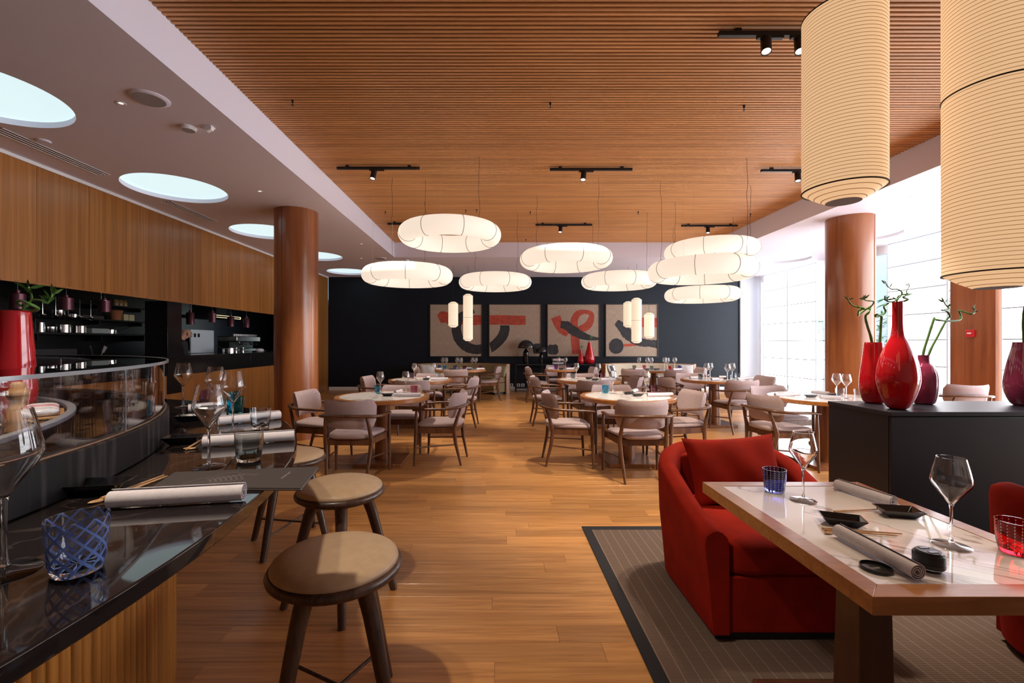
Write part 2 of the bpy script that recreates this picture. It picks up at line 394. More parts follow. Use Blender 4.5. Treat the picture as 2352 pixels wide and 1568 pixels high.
sm.add([(-hw,-.0124,.03),(-hw,-.0124,-.004),(-hw,-.0086,-.008) ,(-hw,.0086,-.008),(-hw,.0124,-.004),(-hw,.0124,.03),
        (hw,-.0124,.03),(hw,-.0124,-.004),(hw,-.0086,-.008),(hw,.0086,-.008),(hw,.0124,-.004),(hw,.0124,.03)],
       [(i,i+6,(i+1)%6+6,(i+1)%6) for i in range(6)]+[(0,1,2,3,4,5),(11,10,9,8,7,6)])
s0 = None; y = OY1-.04; far = MB(); nsl = 0
while y > YN+.03:
    if y > .9:
        if s0 is None: s0 = sm.build('slat', M_['slat'], ceil, ((OX0+OX1)/2, y, ZW+.008+.012), smooth=0)
        else:
            s = s0.copy(); COL.objects.link(s); s.location.y = y
        nsl += 1
    else: far.add([(a+(OX0+OX1)/2, b+y, c+ZW+.02) for a,b,c in sm.v], sm.f)
    y -= .042
o = far.build('slats', M_['slat'], ceil, smooth=0); o['kind'] = 'stuff'
# luminous discs
def disc(x, y, r, mt, label, g):
    mb = MB(); mb.prism([((r+.012)*math.cos(2*PI*i/64), (r+.012)*math.sin(2*PI*i/64)) for i in range(64)], .05, .07)
    o = mb.build('ceiling_light', M_[mt], None, (x, y, ZC)); tag(o, label, 'light', g)
DL = {3.42:'round glowing ceiling light between the round speaker and blank plate', 5.55:'round glowing ceiling light between the two slot air vents', 7.7:'round glowing ceiling light partly hidden by column beside the bar', 9.85:'round glowing ceiling light second from the dark wall', 12.0:'round glowing ceiling light next to the dark wall'}
for x, y, r in ldiscs: disc(x, y, r, 'disc', DL.get(y, 'round glowing ceiling light over the open end of the bar'), 'round ceiling lights along the kitchen')
for x, y, r in rdiscs: disc(x, y, r, 'disc_dim', 'large round pale ceiling light recessed in soffit along the windows', 'round ceiling lights along the windows')
# small fittings in the left soffit
def ceil_disc(name, px, py, r, label, cat, mt='plaster', h=.012, inner=None, group=None):
    X, Y = at(px, py, ZC)
    t = thing(name, label, cat, (X, Y, ZC), 0, group)
    mb = MB(); mb.lathe([(0,-h),(r*.9,-h),(r,-h*.3),(r,0)], 32); mb.build('rim', M_[mt], t)
    mb = MB(); mb.lathe([(0,-h-.002),(r*.78,-h-.002),(r*.8,-h)], 32); mb.build('grille', inner or M_['plaster'], t)
grille = mat('speaker_grille', (.36,.34,.38), .7, bump=.5, bscale=900)
ceil_disc('ceiling_speaker', 343, 226, .135, 'round white ceiling speaker in soffit above the bar', 'speaker', inner=grille)
ceil_disc('smoke_detector', 433, 292, .062, 'small dark-faced smoke detector beside a white sensor box', 'detector', 'white', .03, grille)
ceil_disc('ceiling_plate', 100, 323, .055, 'small round blank ceiling plate beside slot air vent', 'plate')
ceil_disc('ceiling_speaker', 874, 593, .13, 'round ceiling speaker in soffit near the dark wall', 'speaker', inner=grille)
ceil_disc('smoke_detector', 934, 597, .06, 'smoke detector near corner where slatted ceiling ends', 'detector', 'white', .03, grille)
for px, py in ((278,237),(597,439),(830,560),(830,593),(2097,452),(2113,503),(2118,527),(1750,615)):
    X, Y = at(px, py, ZC)
    side = 'kitchen' if px < 1000 else 'windows'
    t = thing('downlight', 'tiny recessed downlight in white soffit on the %s side' % side, 'light', (X,Y,ZC), 0, 'downlights by the %s' % side)
    mb = MB(); mb.lathe([(.018,-.001),(.032,-.004),(.034,0)], 20); mb.build('bezel', M_['white'], t)
    mb = MB(); mb.lathe([(0,-.0005),(.018,-.001)], 16); mb.build('lens', mat('downlight_lens', (.3,.3,.32), .3, emit=(1,.95,.85), es=.6 if px < 1000 else 2.5), t)
X, Y = at(478, 291, ZC)
t = thing('sensor_box', 'small white wedge-shaped sensor box on soffit above the bar', 'sensor', (X,Y,ZC))
mb = MB(); mb.prism([(-.045,-.03),(.045,-.03),(.045,.03),(-.045,.03)], -.012, 0); mb.build('plate', M_['white'], t, bevel=.003)
mb = MB(); mb.add([(-.03,-.022,-.012),(.04,-.022,-.012),(.04,.022,-.012),(-.03,.022,-.012),(-.005,-.018,-.045),(.035,-.018,-.03),(.035,.018,-.03),(-.005,.018,-.045)], [(0,1,2,3),(7,6,5,4),(0,4,5,1),(1,5,6,2),(2,6,7,3),(3,7,4,0)]); mb.build('housing', M_['white'], t)
for (ya, yb), w in (((3.95,5.05),'first'), ((6.0,7.0),'second')):
    t = thing('slot_vent', 'narrow white slot air vent in soffit, %s' % ('beside the blank round plate' if w == 'first' else 'beside the wooden column'), 'vent', (-4.36,(ya+yb)/2,ZC))
    h = (yb-ya)/2
    mb = MB(); mb.box(-.075,.075,-h,h,-.003,-.0005); mb.build('backing', mat('vent_dark', (.16,.13,.15), .8), t, smooth=0)
    for i in range(4):
        mb = MB(); x = -.072+i*.045; mb.box(x,x+.01,-h,h,-.008,-.001); mb.build('bar', M_['white'], t, smooth=0)
# columns
def column(x, y, r, label, seam_a):
    t = thing('column', label, 'column', (x, y, 0))
    n = 64; mb = MB()
    prof = [(r,.0),(r,ZC)]
    mb.lathe(prof, n); mb.build('shaft', M_['colwood'], t)
    for a in seam_a:
        mb = MB(); c, s = math.cos(a), math.sin(a); mb.box(-.002,.002,-.0015,.0015,.0,ZC); o = mb.build('seam', M_['seam'], t, ((r+.0005)*c,(r+.0005)*s,0), a)
column(-2.86, 6.51, .293, 'round wood-veneered column standing between the bar and kitchen pass', (math.radians(-105), math.radians(60), math.radians(180)))
column(5.32, 6.85, .305, 'round wood-veneered column standing in front of the window wall', (math.radians(-58), math.radians(120)))
m = MB(); m.box(5.60, 5.66, 6.98, 7.04, 0, ZC); tag(m.build('curtain_rail_post', mat('pale_post', (.72,.60,.52), .5), bevel=.004), 'slim pale beige post standing right behind the round column by the windows', 'post')
# window wall
out_glow = 0
wr = MB(); wr.box(XR+.02, XR+.12, YN, YB+.1, 3.12, ZC+.06); struct(wr.build('wall_right', M_['white'], smooth=0))
m = MB(); m.box(XR-.1, XR+.12, 6.68, 7.35, 0, ZC)
o = m.build('wall_pilaster', M_['colwood'], bevel=.004); struct(o)
m = MB(); m.box(XR-.52, XR+.05, YB-.06, YB-.001, 0, ZC); struct(m.build('trim_7', mat('grey_return', (.50,.50,.53), .6), bevel=.003))
def window(n, y0, y1, step):
    mb = MB(); mb.box(XR+.03, XR+.09, y0, y1, 0, .08); mb.box(XR+.03, XR+.09, y0, y1, 3.06, 3.14)
    w = struct(mb.build('window_%d' % n, M_['white'], smooth=0))
    k = round((y1-y0)/step); d = (y1-y0)/k
    for i in range(k+1):
        yy = min(max(y0+i*d, y0+.03), y1-.03); mb = MB(); mb.box(XR+.025, XR+.095, yy-.03, yy+.03, .08, 3.06); mb.build('mullion', M_['white'], w, smooth=0)
    for i in range(k):
        mb = MB(); mb.box(XR+.055, XR+.065, y0+i*d+.03, y0+(i+1)*d-.03, .08, 3.06); mb.build('pane', M_['pane'], w, smooth=0)
window(1, 7.35, YB-.06, 1.1); window(2, .9, 6.68, 1.1)
m = MB(); m.box(XR, XR+.12, YN, .9, 0, ZC); struct(m.build('wall_right_near', mat('warm_plaster', (.5,.42,.36), .8), smooth=0))
bl_n = 0
def blind(y0, y1, label, group):  # folds, hems and battens glow to stand for the daylight outside
    t = thing('roman_blind', label, 'blind', (XR-.07, (y0+y1)/2, .05), 0, group)
    h = (y1-y0)/2
    for s in (-1, 1):
        mb = MB(); mb.box(-.012,-.002,s*h-.009,s*h+.009,0,3.14); mb.build('side_hem', bpy.data.materials.get('blind_hem') or mat('blind_hem', (.45,.46,.5), .7, emit=(.8,.85,.95), es=.25), t, smooth=0)
    for i in range(7):
        z0, z1 = .05+.45*i+.006, min(.05+.45*(i+1), 3.19)-.006
        mb = MB()
        def fn(u, v): return (.012*math.sin(PI*v)-.004*math.sin(u*9+i), -h+2*h*u, z0-.05+(z1-z0)*v)
        mb.grid(fn, 12, 6); mb.build('fold', M_['blind'], t)
        mb = MB(); mb.box(-.006,.006,-h,h,z1-.05-.003,z1-.05+.016); mb.build('batten', mat('blind_batten', (.25,.27,.32), .7, emit=(.8,.85,.95), es=.12) if 'blind_batten' not in bpy.data.materials else bpy.data.materials['blind_batten'], t, smooth=0)
HEM = 1
blind(11.50, 12.50, 'sheer white roman blind next to the dark wall corner', 'sheer roman blinds')
blind(10.47, 11.48, 'sheer white roman blind between wall blind and round column', 'sheer roman blinds')
blind(7.42, 8.55, 'wide sheer white roman blind between column and wood pilaster', 'sheer roman blinds')
y = 6.62
while y > 2.0:
    blind(y-1.12, y, 'sheer white roman blind directly past the wood pilaster' if y > 6.5 else 'sheer white roman blind farther along window row from wood pilaster', 'sheer roman blinds past the pilaster'); y -= 1.15
# fire call box on the pilaster
t = thing('fire_call_point', 'small red fire alarm call point on the wood pilaster', 'alarm', (XR-.1, 7.02, 1.44))
mb = MB(); mb.box(-.035,-.001,-.06,.06,0,.11); mb.build('box', mat('alarm_red', (.62,.02,.03), .35), t, bevel=.006)
mb = MB(); mb.box(-.038,-.034,-.03,.03,.045,.07); mb.build('plate', M_['white'], t)
t = thing('fire_sign', 'small red and white fire sign on wood wall behind column', 'sign', (XL, 12.05, 1.72))
mb = MB(); mb.box(.0005,.004,-.055,.055,0,.20); mb.build('plate', mat('sign_red', (.55,.02,.03), .4), t, smooth=0)
mb = MB(); mb.box(.004,.0045,-.035,.035,.12,.15); mb.box(.004,.0045,-.035,.035,.04,.07); mb.box(.004,.0045,-.012,.012,.07,.12); mb.build('mark', M_['white'], t, smooth=0)
# outside
m = MB(); m.box(XR+.15, 40, -30, 60, -.3, -.06); struct(m.build('terrace', mat('pale_paving', (.6,.58,.55), .8), smooth=0))
m = MB(); m.box(17, 18, -20, 40, -.06, 7); tag(m.build('garden_wall', mat('white_render', (.8,.8,.8), .8), smooth=0), 'tall white rendered building wall outside the windows', 'wall')
def palm(x, y, h, label):
    t = thing('palm_tree', label, 'tree', (x, y, -.06))
    mb = MB(); mb.tube([(0,0,0),(.05,.02,h*.5),(0,.05,h)], [.14,.11,.1], 10); mb.build('trunk', M_['chairwood'], t)
    for i in range(34):
        a = i*2.399; e = 1.0-1.7*i/34; Lf = 1.5
        mb = MB()
        pts = []
        for j in range(7):
            s = j/6*Lf; pts.append((math.cos(a)*s*math.cos(e), math.sin(a)*s*math.cos(e), h+math.sin(e)*s-.45*s*s))
        mb.tube(pts, [.014,.012,.01,.008,.006,.004,.002], 4)
        for j in range(1, 7):
            for sgn in (-1, 1):
                p = Vector(pts[j]); d = Vector((-math.sin(a)*sgn*.8+math.cos(a)*.5, math.cos(a)*sgn*.8+math.sin(a)*.5, -.3))*.34
                w = Vector((math.cos(a), math.sin(a), 0))*.03
                mb.add([p, p+d*.5+w, p+d, p+d*.5-w], [(0,1,2,3)])
        mb.build('frond', M_['leaf'], t, smooth=0)
palm(10.2, 10.6, 2.3, 'green palm glimpsed through window gap beside the round column')
palm(9.6, 13.2, 1.9, 'low palm outside the window nearest the dark wall')
# ------------------------------------------------------------------ round sushi bar
BC = (-2.97, .80); A0, A1 = math.radians(-62), math.radians(118); ZB = .97
def arc_solid(mb, r0, r1, z0, z1, a0=A0, a1=A1, n=96):
    vs = []; fs = []
    for i in range(n+1):
        a = a0+(a1-a0)*i/n; c, s = math.cos(a), math.sin(a)
        vs += [(r0*c,r0*s,z0),(r1*c,r1*s,z0),(r1*c,r1*s,z1),(r0*c,r0*s,z1)]
    for i in range(n):
        b = 4*i
        for j in range(4): fs.append((b+j, b+4+j, b+4+(j+1)%4, b+(j+1)%4))
    fs += [(0,1,2,3), (4*n+3,4*n+2,4*n+1,4*n)]
    return mb.add(vs, fs)
bar = thing('sushi_bar', 'curved sushi bar with dark polished stone counter and ribbed wood front', 'bar', (BC[0],BC[1],0))
arc_solid(MB(), 1.90, 2.40, ZB-.032, ZB).build('countertop', M_['barstone'], bar, bevel=.003)
arc_solid(MB(), 1.90, 1.955, 0, ZB-.032).build('front_panel', M_['ribwood'], bar)
rib = MB(); prof = [(math.cos(PI*i/6)*.0172, -math.sin(PI*i/6)*.015) for i in range(7)]
# half-round rib, flat side towards the panel; local +x points outwards
rib.prism([(-b, a) for a, b in prof], .0, ZB-.034)
k = int((A1-A0)*1.957/.0352); r0_ = None
for i in range(k+1):
    a = A0+(A1-A0)*i/k; lc = (1.9555*math.cos(a), 1.9555*math.sin(a), 0)
    if r0_ is None: r0_ = rib.build('rib', M_['ribwood'], bar, lc, a)
    else:
        o = r0_.copy(); COL.objects.link(o); o.location = lc; o.rotation_euler = (0,0,a)
m_, N, L, P = new_mat('streaked_dark_panel')
tc = N.new('ShaderNodeTexCoord'); mp = N.new('ShaderNodeMapping'); mp.inputs['Scale'].default_value = (40,40,2.5); L.new(tc.outputs['Object'], mp.inputs[0])
nz = N.new('ShaderNodeTexNoise'); nz.inputs['Scale'].default_value = 1; nz.inputs['Detail'].default_value = 5; L.new(mp.outputs[0], nz.inputs['Vector'])
cr = N.new('ShaderNodeValToRGB'); cr.color_ramp.elements[0].position = .5; cr.color_ramp.elements[1].position = .8; cr.color_ramp.elements[0].color = (.007,.006,.007,1); cr.color_ramp.elements[1].color = (.06,.05,.052,1); L.new(nz.outputs[0], cr.inputs[0]); L.new(cr.outputs[0], P.inputs['Base Color']); P.inputs['Roughness'].default_value = .5; P.inputs['Specular IOR Level'].default_value = .25
arc_solid(MB(), 1.895, 1.945, ZB, 1.078).build('raised_ledge', m_, bar, bevel=.004)
arc_solid(MB(), 1.60, 1.895, .93, 1.0).build('display_trough', M_['gloss_black'], bar)
arc_solid(MB(), 1.612, 1.64, 1.062, 1.08).build('inner_rim', mat('grey_rim', (.26,.28,.33), .35), bar, bevel=.003)
arc_solid(MB(), 1.611, 1.636, 1.0, 1.0615).build('rim_panel', M_['black'], bar)
arc_solid(MB(), .95, 1.61, 1.0, 1.05).build('prep_surface', M_['granite'], bar)
arc_solid(MB(), 1.5, 1.62, 0, .93).build('inner_panel', M_['black'], bar)
case = thing('glass_display_case', 'curved clear glass display case on the sushi bar ledge', 'display case', (BC[0],BC[1],1.079))
nP = 9
for i in range(nP):
    a, b = A0+(A1-A0)*i/nP, A0+(A1-A0)*(i+1)/nP
    arc_solid(MB(), 1.918, 1.926, 0, .19, a+.001, b-.001, 14).build('front_pane', M_['caseglass'], case)
    arc_solid(MB(), 1.69, 1.938, .191, .199, a+.001, b-.001, 14).build('top_pane', M_['caseglass'], case)
    mb = MB(); mb.box(-.001,.001,-.0012,.0012,0,.19); mb.build('joint', M_['edgeglass'], case, (1.9275*math.cos(a),1.9275*math.sin(a),0), a)
arc_solid(MB(), 1.938, 1.943, .190, .2).build('edge_strip', M_['edgeglass'], case)
arc_solid(MB(), 1.930, 1.936, 0, .003).build('foot_strip', mat('light_line_edge', (.6,.42,.3), .25, metal=.8), case)  # light line along the glass foot, put in as a warm strip
def bpt(r, deg, z): a = math.radians(deg); return (BC[0]+r*math.cos(a), BC[1]+r*math.sin(a), z)

# ------------------------------------------------------------------ bar stools
def make_stool():
    t = thing('bar_stool', 'stool', 'stool')
    mb = MB(); R = .215
    prof = [(0,.050)]+[(R*math.sin(PI/2*i/10), .008+.044*math.cos(PI/2*i/10)**.8) for i in range(1,11)]+[(R-.004,0),(0,-.002)]
    mb.lathe([(r,z+.578) for r,z in prof], 48); mb.build('cushion', M_['leather'], t, smooth=60)
    mb = MB(); mb.lathe([(0,.535),(.17,.535),(.205,.541),(.226,.556),(.229,.568),(.222,.580),(.213,.584),(0,.584)], 48); mb.build('seat_ring', M_['stoolwood'], t, smooth=50)
    for i in range(4):
        a = PI/2*i; c, s = math.cos(a), math.sin(a)
        mb = MB(); mb.tube([(.13*c,.13*s,.537),(.135*c,.135*s,.515),(.16*c,.16*s,.44),(.275*c,.275*s,0)], [.040,.031,.028,.019], 12); mb.build('leg', M_['stoolwood'], t, smooth=60)
    for i in range(2):
        a = PI/2*i; c, s = math.cos(a), math.sin(a); z = .135+.014*i; q = .232-.005*i
        mb = MB(); mb.tube([(-q*c,-q*s,z),(q*c,q*s,z)], .0065, 8); mb.build('stretcher', M_['stoolwood'], t)
    return t
st = make_stool(); G = 'tan leather bar stools'
for i, (x, y, rot, lab) in enumerate(((-.563,1.60,63,'tan leather round bar stool with dark legs, farthest along bar from column'),
                                      (-.823,2.405,20,'tan leather round bar stool behind the overhanging black menu'),
                                      (-1.39,3.07,80,'tan leather round bar stool beside the taupe armchairs'))):
    o = st if i == 0 else dup(st)
    o.location = (x,y,0); o.rotation_euler = (0,0,math.radians(rot)); tag(o, lab, 'stool', G)

# ------------------------------------------------------------------ dining armchairs
def make_chair():
    t = thing('dining_armchair', 'chair', 'chair')
    # seat pad: rounded trapezoid, domed
    def seat(u, v):
        a = 2*PI*u; c, s = math.cos(a), math.sin(a); e = .42
        X = math.copysign(abs(c)**e, c); Y = math.copysign(abs(s)**e, s)
        b = PI*(v-.5); rb = abs(math.cos(b))**.35
        hw = .238+.042*Y
        return (hw*X*rb, .01+.245*Y*rb, .442+.032*math.copysign(abs(math.sin(b))**.8, b)+(-.008*Y if v > .5 else 0))
    mb = MB(); mb.grid(seat, 40, 12, wu=True); mb.build('seat', M_['fabric'], t, smooth=70)
    # curved back pad
    def back(front):
        def fn(u, v):
            w = 2*u-1; h = 2*v-1
            k = max(0, (abs(w)-.82)/.18); sh = math.sqrt(max(0, 1-k*k))
            hz = .135*(.45+.55*sh)
            z = .655+h*hz+.018*w*w*(1 if h > 0 else .4)*max(h,0)
            edge = (1-abs(w)**8)*(1-abs(h)**6)
            th = .020*max(edge,0)**.5
            x = .265*w*(1-.05*(1-v)); y = -.225+.125*abs(w)**2.2-.045*(z-.52)/.27
            n = Vector((-.9*w*.5, 1, 0)).normalized()
            return (x+n.x*th*front, y+n.y*th*front, z)
        return fn
    mb = MB(); mb.grid(back(1), 25, 11); nb = len(mb.v); mb.grid(back(-1), 25, 11)
    mb.f = [f if max(f) < nb else tuple(reversed(f)) for f in mb.f]
    mb.build('backrest', M_['fabric'], t, smooth=80)
    # continuous bent arm rail
    pts = [(-.288,.265,.612),(-.297,.16,.622),(-.306,.02,.628),(-.300,-.10,.632),(-.268,-.195,.640),(-.20,-.255,.648),(-.10,-.285,.652)]
    pts = pts+[(0,-.293,.653)]+[(-x,y,z) for x,y,z in reversed(pts)]
    fine = []
    for i in range(len(pts)-1):
        p0, p1, p2, p3 = [Vector(pts[max(0,min(len(pts)-1,j))]) for j in (i-1,i,i+1,i+2)]
        for k in range(3):
            s = k/3; fine.append(.5*((2*p1)+(p2-p0)*s+(2*p0-5*p1+4*p2-p3)*s*s+(3*p1-p0-3*p2+p3)*s**3))
    fine.append(Vector(pts[-1]))
    n = len(fine); rad = [.0165+.006*math.sin(PI*i/(n-1))**.5 for i in range(n)]
    mb = MB(); mb.tube(fine, rad, 10, flat=.72); mb.build('arm_rail', M_['chairwood'], t, smooth=60)
    for s in (-1, 1):
        mb = MB(); mb.tube([(s*.288,.25,0),(s*.284,.236,.30),(s*.286,.23,.42),(s*.29,.225,.612)], [.012,.019,.020,.013], 10); mb.build('leg', M_['chairwood'], t, smooth=60)
        mb = MB(); mb.tube([(s*.19,-.25,0),(s*.212,-.195,.25),(s*.226,-.178,.40),(s*.215,-.215,.53),(s*.20,-.252,.645)], [.012,.019,.023,.018,.013], 10); mb.build('leg', M_['chairwood'], t, smooth=60)
        mb = MB(); mb.tube([(s*.285,.24,.20),(s*.207,-.205,.235)], .008, 8); mb.build('stretcher', M_['chairwood'], t)
    mb = MB()
    o_ = [(-.272,.235),(.272,.235),(.215,-.19),(-.215,-.19)]; i_ = [(-.245,.21),(.245,.21),(.19,-.165),(-.19,-.165)]
    vs = [(x,y,z) for z in (.36,.418) for x,y in o_]+[(x,y,z) for z in (.36,.418) for x,y in i_]
    fs = []
    for i in range(4):
        j = (i+1)%4; fs += [(j,i,4+i,4+j),(8+i,8+j,12+j,12+i),(4+i,4+j,12+j,12+i),(j,i,8+i,8+j)]
    mb.add(vs, fs); mb.build('seat_frame', M_['chairwood'], t, bevel=.004)
    return t
chair0 = make_chair(); used = [False]
def chair(x, y, deg, label, group):
    """deg: direction the sitter faces, 0 = +X, 90 = +Y"""
    rz = math.radians(deg-90)
    if not used[0]: o = chair0; used[0] = True; o.location = (x,y,0); o.rotation_euler = (0,0,rz)
    else: o = dup(chair0, (x,y,0), rz)
    tag(o, label, 'chair', group); return o
TD = {1:'marble table beside bar stools', 2:'marble table behind red armchair', 3:'table between bar-side table and olive banquette',
      4:'middle table in line with console', 5:'olive banquette table', 6:'small table before the console', 7:'cream banquette table',
      8:'table between cream banquette and windows', 9:'table beside the black sideboard'}
SD = {'k':'back to the kitchen', 'w':'back to the windows', 'd':'back to the dark wall', 'e':'back away from the paintings', 'e2':'turned askew, back to the small table'}
CH = [(1,-1.43,4.60,88,'e'),(1,-2.02,5.22,-6,'k'),(1,-.615,5.23,173,'w'),(1,-1.22,5.76,-88,'d'),
      (2,1.42,4.585,90,'e'),(2,.79,5.15,0,'k'),(2,2.09,5.22,186,'w'),(2,1.50,5.78,-90,'d'),
      (3,-1.25,6.88,92,'e'),(3,-1.95,7.50,-4,'k'),(3,-.56,7.42,176,'w'),(3,-1.19,8.02,-90,'d'),
      (4,1.45,6.87,88,'e'),(4,.83,7.55,2,'k'),(4,2.10,7.45,180,'w'),(4,1.51,8.02,-90,'d'),
      (5,-.86,9.72,90,'e'),(5,-.16,10.72,185,'w'),(5,-1.58,10.25,10,'k'),
      (6,.93,10.40,0,'k'),(6,2.03,10.40,182,'w'),(6,1.48,11.06,-90,'d'),
      (7,2.98,9.80,62,'e2'),(7,3.72,9.55,92,'e'),(7,4.38,10.15,178,'w'),
      (8,2.94,7.45,4,'k'),(8,3.66,6.93,92,'e'),(8,4.30,7.55,184,'w'),(8,3.52,8.12,-90,'d'),
      (9,3.06,4.97,8,'k'),(9,3.50,5.66,-80,'d')]
for t_, x, y, d, s in CH:
    chair(x, y, d, 'taupe wooden armchair at %s, %s' % (TD[t_], SD[s]), 'taupe dining armchairs')
chair(6.30, 6.22, 80, 'taupe wooden armchair standing alone beside the wood pilaster', 'taupe dining armchairs')

# ------------------------------------------------------------------ round tables
M_['pedwood'] = wood('pedestal_wood', (.15,.047,.014), (.28,.10,.034), (9,9,.8), .3, .3, .1)
ZT = .75
def round_table(i, x, y, r, label):
    t = thing('round_table', label, 'table', (x,y,0), 0, 'round pedestal tables')
    mb = MB(); mb.lathe([(r-.06,ZT-.045),(r-.012,ZT-.045),(r,ZT-.038),(r,ZT-.006),(r-.005,ZT),(r-.055,ZT),(r-.055,ZT-.012),(r-.06,ZT-.045)][::1], 64); mb.build('wood_edge', M_['tablewood'], t)
    mb = MB(); mb.lathe([(0,ZT-.03),(r-.056,ZT-.03),(r-.056,ZT-.001),(0,ZT-.001)], 64); mb.build('marble_inset', M_['marble'], t)
    mb = MB(); mb.lathe([(.094,.04),(.088,.3),(.078,ZT-.03)], 32); mb.build('pedestal', M_['pedwood'], t)
    b = min(.27, r*.5); mb = MB(); mb.box(-b,b,-b,b,0,.04); mb.build('base_plate', M_['pedwood'], t, bevel=.004)
    return t
T = {1:(-1.29,5.17,.525),2:(1.483,5.17,.525),3:(-1.24,7.45,.52),4:(1.51,7.45,.52),5:(-.82,10.35,.58),6:(1.47,10.35,.37),7:(3.55,10.2,.62),8:(3.59,7.5,.52),9:(3.65,5.05,.56)}
TL = {1:'round marble-topped table with cherry edge beside bar stools',2:'round marble-topped table with cherry edge behind red armchair',3:'round pedestal table between bar-side table and olive banquette',
      4:'round pedestal table in middle of row leading to console',5:'round wooden table set before the olive banquette',6:'small round wooden table before the black console',7:'large round wooden table set before cream banquette',
      8:'round pedestal table between cream banquette and windows',9:'round pedestal table beside the black sideboard'}
for i in T: round_table(i, *T[i], TL[i])

# ------------------------------------------------------------------ tableware
def make_glass(bm):
    h = .262
    t = thing('wine_glass', 'glass', 'glass')
    mb = MB(); mb.lathe([(0,0),(.044,0),(.046,.0015),(.044,.003),(.02,.006),(.008,.011),(0,.0115)], 40); mb.build('foot', M_['glass_far'], t, smooth=60)
    mb = MB(); mb.lathe([(.007,.0118),(.0044,.022),(.0036,.07),(.0038,.11),(.0058,.1215),(0,.1225)], 20); mb.build('stem', M_['glass'], t, smooth=60)
    o = [(0,.1226),(.006,.1228),(.018,.142),(.034,.165),(.0455,.182),(.0478,.192),(.0465,.203),(.0415,.228),(.0335,h)]
    i = [(.0325,h),(.0405,.228),(.0455,.203),(.0468,.192),(.0445,.183),(.033,.167),(.017,.1445),(.004,.128),(0,.126)]
    mb = MB(); mb.lathe(o+i, 40); mb.build('bowl', M_[bm], t, smooth=60)
    return t
WG = {k: make_glass(k) for k in ('glass','glass_far')}; wg_used = {'glass':False,'glass_far':False}
def wine(x, y, z, label, group, s=1.0):
    k = 'glass' if y < 3 else 'glass_far'
    if not wg_used[k]: o = WG[k]; wg_used[k] = True
    else: o = dup(WG[k])
    o.location = (x,y,z); o.scale = (s,s,s); tag(o, label, 'glass', group)
    if group is None and 'group' in o.keys(): del o['group']
    return o
TUM = {}
TM = {'turquoise':glass('turquoise_glass',(.16,.66,.84)),'smoke':glass('smoke_glass',(.66,.68,.66)),'clear':glass('pale_clear_glass',(.90,.93,.95)),
      'plum':glass('plum_glass',(.55,.20,.36)),
      'net':pattern_glass('blue_net_glass',(.95,.96,.98),(.20,.31,.68),'net',.5),'dotblue':pattern_glass('blue_dotted_glass',(.18,.22,.62),(.85,.86,.95),'dots',.9),'dotred':pattern_glass('red_dotted_glass',(.86,.015,.03),(1,.75,.72),'dots',.85)}
for k_, c_ in (('turquoise',(.10,.60,.82)),('pink',(.70,.26,.38)),('smoke',(.42,.44,.42)),('clear',(.78,.84,.88)),('plum',(.44,.12,.28)),('blue',(.34,.40,.76)),('red',(.85,.02,.06)),('purple',(.55,.24,.60))):
    TM[k_+'_far'] = thin_glass(k_+'_thin_glass', tuple(q**.5 for q in c_), 1.3)
def tumbler(x, y, z, kind, label, group=None, ribs=True):
    if y > 3 and kind+'_far' in TM: kind += '_far'
    big = kind in ('net','dotblue','dotred')
    if kind not in TUM:
        n = 48; h = .092; nr = 16 if kind not in ('net','dotred','clear') else 0
        mb = MB()
        prof = [(0,0),(.030,0),(.034,.003),(.0375,.02),(.0415,.06),(.0425,h),(.0405,h),(.0392,.06),(.0352,.022),(.031,.013),(0,.012)]
        vs = []
        for r, zz in prof:
            for i in range(n):
                a = 2*PI*i/n; rr = r*(1+.018*math.cos(nr*a)*(1 if .01 < zz < h-.005 else 0)) if nr else r
                if kind == 'clear': rr *= 1+.02*math.sin(5*a+zz*180)
                vs.append((rr*math.cos(a), rr*math.sin(a), zz))
        fs = [(j*n+i, j*n+(i+1)%n, (j+1)*n+(i+1)%n, (j+1)*n+i) for j in range(len(prof)-1) for i in range(n)]
        mb.add(vs, fs); o = mb.build('tumbler', TM[kind], None, smooth=60); TUM[kind] = o
    else: o = TUM[kind].copy(); COL.objects.link(o)
    o.location = (x,y,z); tag(o, label, 'tumbler', group)
    if group is None and 'group' in o.keys(): del o['group']
    return o
def make_napkin(L=.28):
    mb = MB(); n = 84; turns = 3.2; th = .0015
    out = []; inn = []
    for i in range(n+1):
        s = i/n; a = s*turns*2*PI; r = .005+.0165*s; out.append(((r+th/2)*math.cos(a), (r+th/2)*math.sin(a))); inn.append(((r-th/2)*math.cos(a), (r-th/2)*math.sin(a)))
    vs = []; fs = []
    secs = [-L/2, -L/6, L/6, L/2]; k = len(out)
    for x in secs: vs += [(x,a,b+.0222) for a,b in out]+[(x,a,b+.0222) for a,b in inn]
    w = 2*k
    for j in range(3):
        for i in range(n):
            fs += [(j*w+i, j*w+i+1, (j+1)*w+i+1, (j+1)*w+i), (j*w+k+i+1, j*w+k+i, (j+1)*w+k+i, (j+1)*w+k+i+1)]
        fs += [(j*w+n, j*w+k+n, (j+1)*w+k+n, (j+1)*w+n)]
    for i in range(n): fs += [(i, k+i, k+i+1, i+1), (3*w+i+1, 3*w+k+i+1, 3*w+k+i, 3*w+i)]
    mb.add(vs, fs); return mb.build('napkin_roll', M_['napkin'], None, smooth=50)
NAP = make_napkin(); nap_used = [False]
